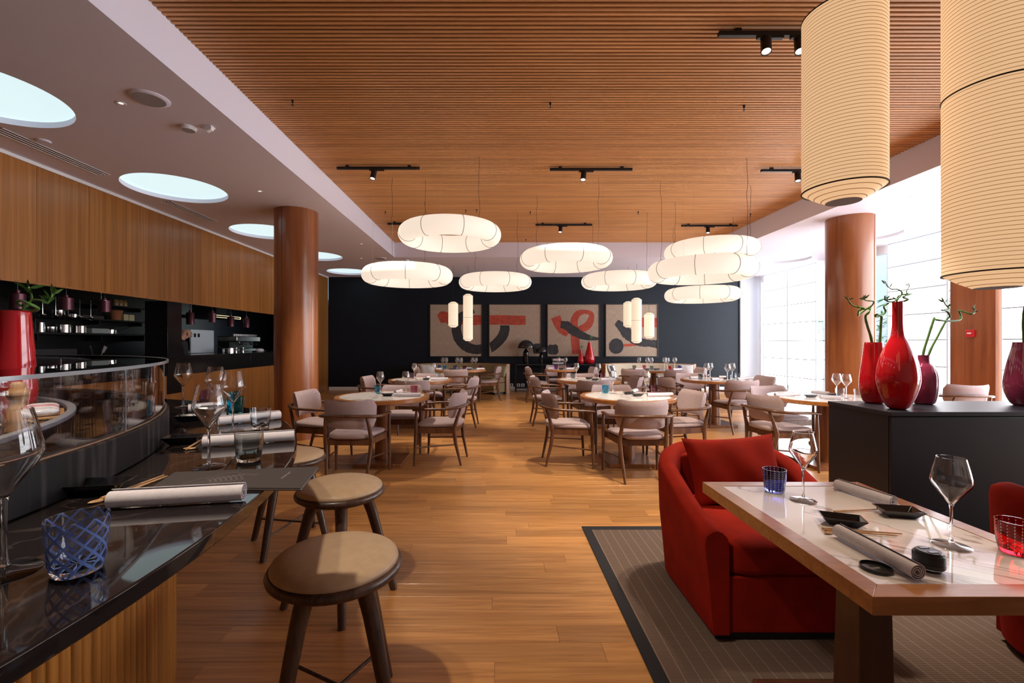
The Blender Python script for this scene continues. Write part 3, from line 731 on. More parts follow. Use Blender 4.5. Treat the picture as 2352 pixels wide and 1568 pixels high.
def napkin(p, q, z, label, group=None, s=None):
    global NAP
    if not nap_used[0]: o = NAP; nap_used[0] = True
    else: o = NAP.copy(); COL.objects.link(o)
    dx, dy = q[0]-p[0], q[1]-p[1]; L = math.hypot(dx, dy)
    o.location = ((p[0]+q[0])/2, (p[1]+q[1])/2, z); o.rotation_euler = (0,0,math.atan2(dy,dx)); o.scale = (L/.28,1,1) if s is None else (L/.28,s,s)
    tag(o, label, 'napkin', group)
    if group is None and 'group' in o.keys(): del o['group']
    return o
def make_dish():
    mb = MB(); L, Wd = .075, .045
    rings = [(L*.62,Wd*.55,0),(L*.98,Wd*.98,.030),(L,Wd,.033),(L*.93,Wd*.90,.033),(L*.60,Wd*.5,.006)]
    vs = []; fs = []
    for a, b, zz in rings: vs += [(-a,-b,zz),(a,-b,zz),(a,b,zz),(-a,b,zz)]
    for j in range(len(rings)-1):
        for i in range(4): fs.append((j*4+i, j*4+(i+1)%4, j*4+4+(i+1)%4, j*4+4+i))
    fs += [(3,2,1,0),(16,17,18,19)]
    mb.add(vs, fs); return mb.build('sauce_dish', M_['dish'], None, smooth=0, bevel=.0015)
DISH = make_dish(); dish_used = [False]
def dish(x, y, z, deg, label, group=None, s=1):
    if not dish_used[0]: o = DISH; dish_used[0] = True
    else: o = DISH.copy(); COL.objects.link(o)
    o.location = (x,y,z); o.rotation_euler = (0,0,math.radians(deg)); o.scale = (s,s,s); tag(o, label, 'dish', group)
    if group is None and 'group' in o.keys(): del o['group']
    return o
def chopstick(p, q, z, label, group, lift=.006):
    mb = MB(); d = Vector((q[0]-p[0], q[1]-p[1], 0)); mb.tube([(0,0,0),tuple(d)], [.0038,.0022], 8)
    o = mb.build('chopstick', M_['chop'], None, (p[0],p[1],z+lift)); tag(o, label, 'chopstick', group)
def chop_rest(x, y, z, deg, label):
    mb = MB(); mb.lathe([(0,0),(.010,.0005),(.0145,.003),(.011,.0055),(.006,.005),(0,.004)], 16)
    mb.v = [(a*1.5, b*.6, c+.002*abs(a)/.0145) for a,b,c in mb.v]
    tag(mb.build('chopstick_rest', M_['chop'], None, (x,y,z), math.radians(deg)), label, 'chopstick rest')
def place(i, px, Y): return (xat(px, Y), Y)
SET = {   # table: wine glasses, tumblers, napkins (ends), dishes given by photo column and depth
 1: dict(g=[(873.5,5.36),(932.5,5.40)], t=[(868,5.47,'turquoise'),(951,5.38,'pink')], n=[((904,5.08),(966,5.10)),((908,5.30),(922,5.50))], d=[(890,5.13,10)]),
 2: dict(g=[(1408,5.38),(1484,5.36)], t=[(1391,5.44,'turquoise'),(1503,5.42,'pink')], n=[((1487,5.08),(1545,5.12)),((1452,5.40),(1463,5.58))], d=[(1464,5.12,20),(1444,5.32,15)]),
 3: dict(g=[(952,7.55),(996,7.62)], t=[(946,7.74,'plum'),(1006,7.58,'clear')], n=[((990,7.32),(1029,7.36)),((979,7.48),(986,7.68))], d=[(979,7.38,5)]),
 4: dict(g=[(1324,7.62),(1374,7.40)], t=[(1316,7.72,'smoke'),(1385,7.58,'pink')], n=[((1380,7.22),(1414,7.30))], d=[(1352,7.55,0),(1366,7.30,10)]),
 5: dict(g=[(1017,10.55),(1025,10.40),(1050,10.50),(1059,10.30),(1085,10.52),(1093,10.42)], t=[(1009,10.35,'blue'),(1021,10.15,'turquoise'),(1045,10.30,'blue'),(1067,10.05,'plum'),(1102,10.25,'pink')],
         n=[((1002,10.1),(1015,10.12)),((1070,10.28),(1083,10.32)),((1095,10.1),(1113,10.15))], d=[(1037,10.15,0),(1078,10.15,0)]),
 6: dict(g=[(1283,10.40),(1299,10.42)], t=[(1277,10.28,'purple'),(1307,10.45,'purple')], n=[((1259,10.30),(1273,10.32)),((1301,10.20),(1318,10.25))], d=[(1289,10.22,0)]),
 7: dict(g=[(1468,10.5),(1487,10.5),(1496,10.3),(1527,10.5),(1533,10.25),(1550,10.45)], t=[(1457,10.3,'smoke'),(1480,10.35,'pink'),(1497,10.05,'smoke'),(1540,9.95,'red'),(1561,10.15,'blue')],
         n=[((1459,10.0),(1477,10.02)),((1546,9.9),(1566,10.0))], d=[(1484,10.0,0),(1508,10.1,20)]),
 8: dict(g=[(1623,7.55),(1631,7.70),(1671,7.30),(1682,7.55)], t=[(1609,7.44,'smoke'),(1684,7.20,'clear'),(1695,7.62,'clear')], n=[((1585,7.55),(1608,7.6)),((1694,7.28),(1729,7.5)),((1634,7.22),(1650,7.28)),((1652,7.72),(1668,7.68))], d=[(1640,7.40,10),(1669,7.52,0)]),
 9: dict(g=[(1839,5.42),(1852,5.30),(1922,5.02),(1944,4.92)], t=[(1818,5.50,'smoke'),(1846,5.16,'clear'),(1929,5.12,'clear'),(1972,5.0,'clear')], n=[((1780,5.05),(1836,5.10)),((1864,5.35),(1903,5.20)),((1884,4.86),(1930,4.80))], d=[(1862,5.02,10),(1915,5.14,0)]),
}
CN = {'turquoise':'turquoise ribbed','pink':'pink ribbed','smoke':'smoky grey','clear':'clear wavy','plum':'plum purple','blue':'blue','red':'red','purple':'purple'}
for i, s in SET.items():
    for px, Y in s['g']: wine(xat(px,Y), Y, ZT, 'stemmed wine glass on %s' % TD[i], 'wine glasses on %s' % TD[i])
    kinds = [k for *_, k in s['t']]
    for px, Y, k in s['t']: tumbler(xat(px,Y), Y, ZT, k, '%s glass tumbler on %s' % (CN[k], TD[i]), ('tumblers on %s' % TD[i]) if kinds.count(k) > 1 else None)
    for p, q in s['n']: napkin((xat(*p),p[1]), (xat(*q),q[1]), ZT, 'rolled pale napkin on %s' % TD[i], 'napkins on %s' % TD[i] if len(s['n']) > 1 else None)
    for px, Y, d in s['d']: dish(xat(px,Y), Y, ZT, d, 'small black sauce dish on %s' % TD[i], 'dishes on %s' % TD[i] if len(s['d']) > 1 else None, .8)

# ---- on the bar counter
def B(px, py): return at(px, py, ZB)
wine(*B(10,1315), ZB, 'stemmed wine glass beside the blue-netted tumbler on bar', None, 1.03)
wine(*B(480,1073), ZB, 'stemmed wine glass between black menu and smoky tumbler on bar', None, .97)
wine(*B(535,990), ZB, 'stemmed wine glass before turquoise tumbler on bar', None, .99)
wine(*B(495,960), ZB, 'stemmed wine glass behind two others on bar', None, .99)
wine(*B(421,934), ZB, 'stemmed wine glass by plum tumbler at end of bar', None, .99)
tumbler(*B(178,1312), ZB, 'net', 'clear tumbler with blue net pattern on the bar')
tumbler(*B(572,1058), ZB, 'smoke', 'smoky grey ribbed tumbler behind black menu on bar')
tumbler(*B(598,984), ZB, 'clear', 'clear wavy glass tumbler on bar')
tumbler(*B(541,951), ZB, 'turquoise', 'turquoise ribbed tumbler on bar')
tumbler(*B(466,930), ZB, 'plum', 'plum purple ribbed tumbler on bar')
napkin(B(252,1168), B(560,1150), ZB, 'rolled pale napkin beside the black menu on bar', None, 1.0)
napkin(B(466,1027), B(676,1012), ZB, 'rolled pale napkin behind smoky tumbler on bar')
napkin(B(502,977), B(644,962), ZB, 'rolled pale napkin behind clear wavy tumbler on bar')
napkin(B(432,946), B(520,940), ZB, 'rolled pale napkin before plum tumbler on bar')
dish(*B(228,1132), ZB, 12, 'black rectangular sauce dish near blue-netted tumbler on bar', None, .92)
dish(*B(424,1018), ZB, 14, 'black rectangular sauce dish before the second napkin on bar', None, .88)
dish(*B(440,966), ZB, 20, 'black rectangular sauce dish by the end of bar ledge', None, .88)
chopstick(B(232,1150), B(376,1096), ZB, 'slim wooden chopstick beside the black menu on bar', 'bar chopsticks')
chopstick(B(240,1152), B(384,1098), ZB, 'slim wooden chopstick beside the black menu on bar', 'bar chopsticks')
chop_rest(*B(226,1153), ZB, 70, 'wooden chopstick rest beside sauce dish on bar')
chopstick(B(428,1035), B(470,1008), ZB, 'slim wooden chopstick beside second sauce dish on bar', 'second bar chopsticks')
chop_rest(*B(436,1032), ZB, 10, 'wooden chopstick rest beside second sauce dish on bar')
# black menu hanging over the counter edge
c4 = [at(348,1119,ZB+.007), at(692,1121,ZB+.007), at(732,1071,ZB+.007), at(402,1084,ZB+.007)]
mc = (sum(p[0] for p in c4)/4, sum(p[1] for p in c4)/4)
t = thing('menu', 'black folded menu with pale line drawing overhanging the bar edge', 'menu', (mc[0],mc[1],ZB))
rel = [(p[0]-mc[0],p[1]-mc[1]) for p in c4]
mb = MB(); mb.prism(rel, .0005, .0025); mb.build('back_cover', mat('menu_black', (.045,.037,.037), .6, bump=.2, bscale=300), t, smooth=0)
mb = MB(); mb.prism([(x*.992,y*.992) for x,y in rel], .0025, .0055); mb.build('pages', mat('menu_paper', (.6,.57,.55), .8), t, smooth=0)
mb = MB(); mb.prism(rel, .0055, .0075); mb.build('front_cover', bpy.data.materials['menu_black'], t, smooth=0)
def mp_(px, py): X, Y = at(px, py, ZB+.0075); return (X-mc[0], Y-mc[1], .0077)
ink = mat('menu_line_ink', (.24,.21,.21), .6)
mb = MB()
def arcln(pts, w=.0006):
    mb.tube([mp_(*p) for p in pts], w, 4, flat=.3)
arcln([(418,1112),(450,1101),(490,1093),(520,1086),(545,1084),(556,1088),(596,1089)])
arcln([(430,1114),(470,1106),(510,1098),(545,1091),(575,1089),(590,1092)])
arcln([(470,1099),(500,1096),(530,1092),(558,1090)])
for i in range(7):
    x = 476+i*12; arcln([(x,1099-i*1.6),(x+9,1104-i*1.2),(x+4,1110-i*1.2)], .0005); arcln([(x+14,1097-i*1.6),(x+4,1103-i*1.2),(x+14,1110-i*1.4)], .0005)
mb.build('drawing', ink, t)
mb = MB(); ink2 = mat('menu_letter_ink', (.42,.38,.37), .6)
for i in range(8):
    s = i/7; x, yv = 647+18*s, 1098-13.5*s; mb.tube([mp_(x-2.6,yv+.3), mp_(x+2.8,yv-.2-1.2*(i%2))], .0007, 4, flat=.3)
    if i % 3 != 1: mb.tube([mp_(x+2.4,yv), mp_(x+3.6,yv-1.4)], .0006, 4, flat=.3)
mb.build('lettering', ink2, t)
# ------------------------------------------------------------------ foreground square table with red armchairs
TX0, TX1, TY0, TY1 = .89, 1.56, 1.075, 1.965
ft = thing('dining_table', 'square wooden pedestal table with white marble inset under glass', 'table', ((TX0+TX1)/2,(TY0+TY1)/2,0))
hx, hy = (TX1-TX0)/2, (TY1-TY0)/2; fr = .058; zt, zb = ZT, ZT-.045
for nm, poly in (('frame_rail',[(-hx,-hy),(hx,-hy),(hx-fr,-hy+fr),(-hx+fr,-hy+fr)]),('frame_rail',[(hx,-hy),(hx,hy),(hx-fr,hy-fr),(hx-fr,-hy+fr)]),
                 ('frame_rail',[(hx,hy),(-hx,hy),(-hx+fr,hy-fr),(hx-fr,hy-fr)]),('frame_rail',[(-hx,hy),(-hx,-hy),(-hx+fr,-hy+fr),(-hx+fr,hy-fr)])):
    mb = MB(); mb.prism(poly, zb, zt); mb.build(nm, M_['tablewood'], ft, bevel=.0015)
mb = MB(); mb.box(-hx+fr,hx-fr,-hy+fr,hy-fr,zb+.005,zt-.0015); mb.build('marble_inset', M_['marble'], ft, smooth=0)
mb = MB(); mb.add([(-.06,-.06,.045),(.06,-.06,.045),(.06,.06,.045),(-.06,.06,.045),(-.05,-.05,zb),(.05,-.05,zb),(.05,.05,zb),(-.05,.05,zb)], [(3,2,1,0),(4,5,6,7),(0,1,5,4),(1,2,6,5),(2,3,7,6),(3,0,4,7)]); mb.build('pedestal', M_['shadeped'], ft, bevel=.004)
mb = MB(); mb.box(-.23,.23,-.25,.25,.0068,.045); mb.build('base_plate', M_['shadeped'], ft, bevel=.004)
Zt = ZT-.0015
def T_(px, py): return at(px, py, ZT)
tumbler(*T_(1779,1128), Zt, 'dotblue', 'blue tumbler with white dotted lines on square table')
wine(*T_(1845,1149), Zt, 'stemmed wine glass beside the blue dotted tumbler', None)
wine(*T_(2185,1252), Zt, 'stemmed wine glass beside the red tumbler on square table', None)
tumbler(*T_(2332,1268), Zt, 'dotred', 'red tumbler with pale dotted lines on square table')
napkin(T_(1922,1122), T_(2052,1165), Zt, 'rolled napkin touching table edge behind a black dish')
napkin(T_(1925,1232), T_(2108,1332), Zt, 'rolled napkin between lens cap and camera lens')
dish(*T_(1934,1203), Zt, -22, 'black glazed dish beside chopsticks and near napkin', None, .82)
dish(*T_(2064,1184), Zt, -12, 'black glazed dish before the napkin on table edge', None, .84)
chopstick(T_(1888,1216), T_(2072,1229), Zt, 'wooden chopstick beside the nearer rolled napkin on square table', 'square table chopsticks')
chopstick(T_(1893,1220), T_(2060,1233), Zt, 'wooden chopstick beside the nearer rolled napkin on square table', 'square table chopsticks')
chopstick(T_(1916,1177), T_(2016,1172), Zt, 'wooden chopstick reaching behind a black dish on square table', 'rear chopsticks')
chop_rest(*T_(1906,1224), Zt, 20, 'wooden chopstick rest under chopsticks on square table')
X, Y = T_(2133,1306)
t = thing('camera_lens', 'black camera lens with lid standing on the square table', 'lens', (X,Y,Zt))
mb = MB(); mb.lathe([(0,0),(.026,0),(.0265,.0095),(.027,.010)], 40); mb.build('mount', M_['black'], t)
mb = MB(); mb.lathe([(.027,.010),(.033,.0105),(.0338,.013),(.0338,.022),(.0325,.0225),(.0325,.024),(.0338,.0245),(.0338,.042),(.032,.045),(0,.045)], 48); mb.build('barrel', M_['black'], t)
mb = MB(); mb.lathe([(.0265,.0090),(.0335,.0095),(.0335,.0105),(.027,.0105)], 40); mb.build('ring', M_['chrome'], t)
mb = MB(); mb.lathe([(.0285,.045),(.0285,.049),(.026,.0515),(.0,.0515)], 48); mb.build('lens_lid', mat('lid_black', (.016,.016,.018), .32), t)
mb = MB(); mb.box(-.012,.012,-.018,-.009,.0515,.0527); mb.box(-.012,.012,.009,.018,.0515,.0527); mb.build('lid_grip', M_['gloss_black'], t, bevel=.0005)
X, Y = T_(2012,1306)
t = thing('lens_cap', 'round black lens cap lying open side up beside napkin', 'lens cap', (X,Y,Zt))
mb = MB(); mb.lathe([(0,0),(.034,0),(.036,.002),(.036,.009),(.0335,.0095),(.0325,.004),(0,.0035)], 48); mb.build('cap', mat('cap_black', (.01,.01,.011), .16), t)
mb = MB()
for i in range(5): mb.box(-.012+.005*i,-.009+.005*i,-.004+.0006*i,.003+.0006*i,.0035,.0038)
mb.build('lettering', mat('cap_print', (.35,.36,.36), .5), t, smooth=0)

# rug
m_, N, L, P = new_mat('sisal_rug')
tc = N.new('ShaderNodeTexCoord'); sx = N.new('ShaderNodeSeparateXYZ'); L.new(tc.outputs['Object'], sx.inputs[0])
def MM(op, a, b=None):
    n = N.new('ShaderNodeMath'); n.operation = op
    for i, x in enumerate((a, b)):
        if x is None: continue
        if isinstance(x, (int, float)): n.inputs[i].default_value = x
        else: L.new(x, n.inputs[i])
    return n.outputs[0]
row = MM('SINE', MM('MULTIPLY', sx.outputs[1], 2*PI/.0105)); colx = MM('FRACT', MM('MULTIPLY', sx.outputs[0], 1/.062))
line = MM('LESS_THAN', colx, .05)
nz = N.new('ShaderNodeTexNoise'); nz.inputs['Scale'].default_value = 260; L.new(tc.outputs['Object'], nz.inputs['Vector'])
mr = N.new('ShaderNodeMapRange'); mr.inputs[1].default_value = -1; mr.inputs[2].default_value = 1; L.new(row, mr.inputs[0])
mx = N.new('ShaderNodeMix'); mx.data_type = 'RGBA'; mx.inputs[6].default_value = (.072,.043,.031,1); mx.inputs[7].default_value = (.20,.135,.10,1)
L.new(MM('ADD', MM('MULTIPLY', mr.outputs[0], .55), MM('MULTIPLY', nz.outputs[0], .3)), mx.inputs[0])
mx2 = N.new('ShaderNodeMix'); mx2.data_type = 'RGBA'; mx2.inputs[7].default_value = (.27,.195,.145,1); L.new(mx.outputs[2], mx2.inputs[6]); L.new(line, mx2.inputs[0])
L.new(mx2.outputs[2], P.inputs['Base Color']); P.inputs['Roughness'].default_value = .95
bp = N.new('ShaderNodeBump'); bp.inputs['Strength'].default_value = .5; bp.inputs['Distance'].default_value = .002; L.new(row, bp.inputs['Height']); L.new(bp.outputs[0], P.inputs['Normal'])
RX0, RX1, RY0, RY1 = .625, 4.6, -1.2, 3.336
t = thing('rug', 'brown woven rug with fine stripes and black border under red armchairs', 'rug', ((RX0+RX1)/2,(RY0+RY1)/2,0))
rx, ry = (RX1-RX0)/2, (RY1-RY0)/2; b = .062
mb = MB(); mb.box(-rx+b,rx-b,-ry+b,ry-b,.0005,.006); mb.build('weave', m_, t, smooth=0)
mb = MB(); mb.box(-rx,-rx+b,-ry,ry,.0005,.0065); mb.box(rx-b,rx,-ry,ry,.0005,.0065); mb.box(-rx+b,rx-b,-ry,-ry+b,.0005,.0065); mb.box(-rx+b,rx-b,ry-b,ry,.0005,.0065)
mb.build('border', mat('rug_border', (.014,.013,.016), .9), t, bevel=.002)

# red velvet tub armchairs (local: sitter faces -Y, origin centre on floor)
def make_armchair():
    t = thing('armchair', 'a', 'armchair')
    hw, d0, d1 = .41, -.41, .43; th = .105
    # U path from front-left round the back to front-right
    def upath(s):
        R = .30; seg = [(d1-R-d0), R*PI/2, 2*(hw-R), R*PI/2, (d1-R-d0)]; tot = sum(seg); q = s*tot
        if q <= seg[0]: return (-hw, d0+q, -1, 0)
        q -= seg[0]
        if q <= seg[1]: a = PI-q/R; return (-hw+R+R*math.cos(a), d1-R+R*math.sin(a), math.cos(a), math.sin(a))
        q -= seg[1]
        if q <= seg[2]: return (-hw+R+q, d1, 0, 1)
        q -= seg[2]
        if q <= seg[3]: a = PI/2-q/R; return (hw-R+R*math.cos(a), d1-R+R*math.sin(a), math.cos(a), math.sin(a))
        q -= seg[3]; return (hw, d1-R-q, 1, 0)
    def height(s):
        k = min(s, 1-s)/.42; k = max(0, min(1, k)); e = k*k*(3-2*k); return .505+.235*e
    n = 56; prof_n = 12
    def shell(u, v):
        x, y, nx, ny = upath(u); h = height(u); bulge = .012*math.sin(PI*min(1,v*2))
        # profile: outer bottom -> outer top -> rounded crest -> inner bottom
        P_ = [(-.035,.045),(-.022,.20),(-.004,.38),(.004,h-.06),(-.004,h-.02),(-.03,h-.002),(-th/2,h+.004),(-th+.03,h-.004),(-th+.006,h-.03),(-th,h-.09),(-th,.30),(-th,.045)]
        q = v*(len(P_)-1); i = min(int(q), len(P_)-2); f = q-i
        o = P_[i][0]*(1-f)+P_[i+1][0]*f; z = P_[i][1]*(1-f)+P_[i+1][1]*f
        return (x+nx*o, y+ny*o, z)
    mb = MB(); mb.grid(shell, n, 23)
    a = list(range(23)); e_ = [(n-1)*23+i for i in range(23)]
    mb.f += [tuple(reversed(a)), tuple(e_)]; mb.m += [0,0]
    mb.build('shell', M_['velvet'], t, smooth=50)
    mb = MB(); mb.prism([(-hw+.03,d0+.012),(hw-.03,d0+.012),(hw-th+.01,d1-th),(-hw+th-.01,d1-th)], .045, .30); mb.build('seat_base', M_['velvet'], t, bevel=.008)
    mb = MB(); mb.rbox(0,-.05,.375,hw-th+.004,.365,.085,.22,40,16); mb.build('seat_cushion', M_['velvet'], t, smooth=60)
    mb = MB(); mb.rbox(0,.297,.52,hw-th,.03,.17,.3,32,16); mb.build('back_cushion', M_['velvet'], t, smooth=60)
    R = .30; mb = MB(); mb.prism([(-hw+.06,d0+.035),(hw-.06,d0+.035),(hw-.06,d1-.25),(hw-.26,d1-.06),(-hw+.26,d1-.06),(-hw+.06,d1-.25)], .006, .045); mb.build('plinth', M_['black'], t, smooth=0)
    return t
def throw_pillow(mtl, label, w=.25, h=.19, dpt=.07, name='throw_pillow'):
    mb = MB(); n = 21
    def face(sg):
        def fn(u, v):
            a, b = 2*u-1, 2*v-1; e = max(0,(1-a*a)*(1-b*b))**.42
            k = 1-.10*(1-abs(a)**2)*(abs(b)) if False else 1
            return (w*a*(1-.07*(1-a*a)*0-.08*(1-b*b)*abs(a)**3), sg*dpt*e*(1+.06*math.sin(7*a+3*b)), h*b*(1-.10*(1-a*a)*abs(b)**3))
        return fn
    mb.grid(face(-1), n, n); k = len(mb.f); mb.grid(face(1), n, n)
    mb.f = [tuple(reversed(f)) if i >= k else f for i, f in enumerate(mb.f)]
    o = mb.build(name, mtl, None, smooth=70); tag(o, label, 'pillow'); return o
ac = make_armchair(); tag(ac, 'red velvet tub armchair pulled up to the square marble table', 'armchair', 'red velvet armchairs'); ac.location = (1.345,2.44,.0005)
ac2 = dup(ac, (2.60,1.76,.0005), math.radians(90), 'red velvet tub armchair turned towards windows before black sideboard')
p = throw_pillow(M_['velvet'], 'red velvet throw pillow leaning in armchair at square table', .255, .19, .07); p.location = (1.335,2.55,.64); p.rotation_euler = (math.radians(-24),math.radians(-4),math.radians(-4))
p2 = p.copy(); COL.objects.link(p2); p2.location = (2.49,1.78,.64); p2.rotation_euler = (math.radians(-22),0,math.radians(92)); p2['label'] = 'red velvet throw pillow in armchair before black sideboard'

# ------------------------------------------------------------------ black sideboard with vases
SX0, SX1, SY0, SY1, SZ = 2.28, 5.1, 2.63, 3.13, .95
t = thing('sideboard', 'long black sideboard with matte top carrying red vases', 'sideboard', ((SX0+SX1)/2,(SY0+SY1)/2,.0065)); SZ -= .0065
sx_, sy_ = (SX1-SX0)/2, (SY1-SY0)/2; sbm = mat('sideboard_black', (.009,.011,.019), .4)
mb = MB(); mb.box(-sx_+.004,sx_-.004,-sy_+.02,sy_-.004,.07,SZ-.026); mb.build('body', sbm, t, smooth=0)
mb = MB(); mb.box(-sx_,sx_,-sy_,sy_,SZ-.025,SZ); mb.build('top', sbm, t, bevel=.002)
mb = MB(); mb.box(-sx_+.04,sx_-.04,-sy_+.05,sy_-.04,.0005,.07); mb.build('plinth', M_['black'], t, smooth=0)
for i in range(3):
    w = 2*(sx_-.004)/3; mb = MB(); mb.box(-sx_+.004+i*w+.002,-sx_+.004+(i+1)*w-.002,-sy_+.002,-sy_+.02,.075,SZ-.03); mb.build('door', sbm, t, bevel=.0015)
SZ += .0065
def vase(name, x, y, z, prof, mtl, label, s=1):
    t = thing(name, label, 'vase', (x,y,z))
    inner = [(max(r-.006,0),zz) for r,zz in reversed(prof) if zz > .01]
    # smooth the profile
    def cr_(P, k=5):
        out = []
        for i in range(len(P)-1):
            p0, p1, p2, p3 = [P[max(0,min(len(P)-1,j))] for j in (i-1,i,i+1,i+2)]
            for q in range(k):
                u = q/k; out.append(tuple(max(0,.5*((2*p1[c])+(p2[c]-p0[c])*u+(2*p0[c]-5*p1[c]+4*p2[c]-p3[c])*u*u+(3*p1[c]-p0[c]-3*p2[c]+p3[c])*u**3)) for c in (0,1)))
        out.append(P[-1]); return out
    op = cr_(prof); ip = [(max(r-.006*s,0),zz) for r,zz in reversed(op) if zz > .012]
    mb = MB(); mb.lathe([(0,0)]+op+ip+[(0,.012)], 56); mb.build('body', mtl, t, smooth=60); return t
def stem(t, pts, r0, r1, leaves=(), mtl='bamboo'):
    fine = []
    P = [Vector(p) for p in pts]
    for i in range(len(P)-1):
        p0, p1, p2, p3 = [P[max(0,min(len(P)-1,j))] for j in (i-1,i,i+1,i+2)]
        for k in range(5):
            s = k/5; fine.append(.5*((2*p1)+(p2-p0)*s+(2*p0-5*p1+4*p2-p3)*s*s+(3*p1-p0-3*p2+p3)*s**3))
    fine.append(P[-1]); n = len(fine)
    mb = MB(); mb.tube(fine, [r0+(r1-r0)*i/(n-1)+(.0009 if i % 6 == 0 else 0) for i in range(n)], 8)
    o = mb.build('stem', M_[mtl], t, smooth=60)
    for (idx, ln, sd) in leaves:
        rnd = random.Random(sd); base = fine[min(n-1, int(idx*(n-1)))]
        for k in range(3):
            d = Vector((rnd.uniform(-1,1), rnd.uniform(-.6,.6), rnd.uniform(.1,1.1))).normalized()*ln*rnd.uniform(.7,1.15)
            side = d.cross(Vector((0,1,.2))).normalized()*ln*.13
            up = Vector((0,0,1))*ln*.06
            lf = MB(); lf.add([base, base+d*.35+side, base+d*.7+side*.7+up*.3, base+d, base+d*.7-side*.7+up*.3, base+d*.35-side, base+d*.5+up], [(0,1,6),(1,2,6),(2,3,6),(3,4,6),(4,5,6),(5,0,6)])
            lf.build('leaf', M_['leaf'], t, smooth=80)
# V1 tapered vase with bamboo
def P3(px, py, Y, X0, Y0, Z0):
    """photo pixel at depth Y, relative to a vase base"""
    return ((px-HX)*Y/F-X0, Y-Y0, CAMZ-(py-HY)*Y/F-Z0)
y1 = 3.02; x1 = xat(2007, y1)
v1 = vase('vase', x1, y1, SZ, [(.045,.0),(.062,.02),(.076,.08),(.079,.13),(.074,.20),(.062,.30),(.052,.395),(.050,.40)], M_['redglass'], 'tapered bright red vase with two green curly bamboo stems')
q = lambda px, py, dy=0: P3(px, py, y1+dy, x1, y1, SZ)
stem(v1, [q(2010,880),q(2003,788),q(1993,750),q(1988,727),q(1996,716,-.03),q(1998,705,.02),q(1975,720,.05),q(1971,724,.03),q(1973,712),q(1985,708,-.03),q(1962,703),q(1952,695),q(1946,684)], .0085, .004, ((.98,.035,3),(.8,.02,4)))
stem(v1, [q(1976,709),q(1992,709),q(2004,700),q(2006,692),q(1990,690),q(1982,686)], .006, .003, ((.95,.05,7),(.9,.04,9)))
stem(v1, [q(2018,880,.02),q(2021,790,.02),q(2024,740,.02),q(2024,726,.02),q(2012,722,0),q(2012,727,.02),q(2026,724,.05),q(2034,715,.05),q(2030,703,.05),q(2042,696,.04)], .0085, .005, ((.9,.04,15),))
# V2 long-necked bottle
y2 = 2.76; x2 = xat(2062, y2)
v2 = vase('vase', x2, y2, SZ, [(.036,.0),(.056,.015),(.082,.07),(.101,.14),(.106,.185),(.102,.24),(.088,.31),(.062,.38),(.038,.435),(.029,.49),(.027,.56),(.027,.64),(.027,.645)], M_['redglass'], 'tall bottle-shaped red vase with long neck on the sideboard')
q = lambda px, py, dy=0: P3(px, py, y2+dy, x2, y2, SZ)
stem(v2, [q(2062,720),q(2064,696),q(2075,692),q(2086,687,-.03),q(2074,682,-.05),q(2090,676,-.02),q(2094,675,.03),q(2076,676,.06),q(2064,680,.04),q(2058,690,.02),q(2043,693),q(2030,686)], .006, .004, ((.1,.03,21),(.98,.045,22),(.8,.04,23)), 'leaf')
stem(v2, [q(2064,700),q(2060,690),q(2070,678),q(2071,670),q(2060,664),q(2048,664),q(2040,658),q(2036,652)], .005, .0025, ((.98,.05,31),(.8,.035,32)), 'leaf')
stem(v2, [q(2086,676),q(2082,670),q(2086,662),q(2090,655)], .003, .002, ((.9,.03,35),), 'leaf')
# V3 shouldered plum jar
y3 = 2.98; x3 = xat(2122, y3)
v3 = vase('vase', x3, y3, SZ, [(.042,.0),(.058,.015),(.070,.07),(.074,.14),(.070,.20),(.052,.245),(.033,.268),(.030,.305),(.031,.32)], M_['plumglass'], 'squat shouldered plum vase with dark twisted bamboo stems')
q = lambda px, py, dy=0: P3(px, py, y3+dy, x3, y3, SZ)
dark = 'leaf'
stem(v3, [q(2116,870),q(2120,815),q(2133,770),q(2145,733),q(2146,732),q(2155,735,-.03),q(2185,737),q(2206,733,.03),q(2204,717,.05),q(2202,713,.03),q(2215,716),q(2232,721,-.03),q(2240,714),q(2234,706)], .0075, .0045, ((.98,.035,41),(.9,.03,42)), dark)
stem(v3, [q(2125,870,.02),q(2133,815,.02),q(2155,770,.02),q(2175,733,.02),q(2182,727,.02),q(2175,715,.02),q(2163,712,0),q(2180,709,.03),q(2172,700,.04),q(2168,692,.03)], .0075, .003, ((.97,.05,51),(.85,.03,52)), dark)
# V4 plum vase
y4 = 2.90; x4 = xat(2352, y4)
v4 = vase('vase', x4, y4, SZ, [(.045,.0),(.064,.02),(.085,.07),(.095,.125),(.091,.18),(.077,.27),(.057,.36),(.051,.40),(.051,.405)], M_['plumglass'], 'wide plum vase with bulging base at far stretch of sideboard')
q = lambda px, py, dy=0: P3(px, py, y4+dy, x4, y4, SZ)
stem(v4, [q(2350,860),q(2352,790),q(2350,740),q(2355,700),q(2370,690)], .008, .005, ((.95,.05,61),), dark)

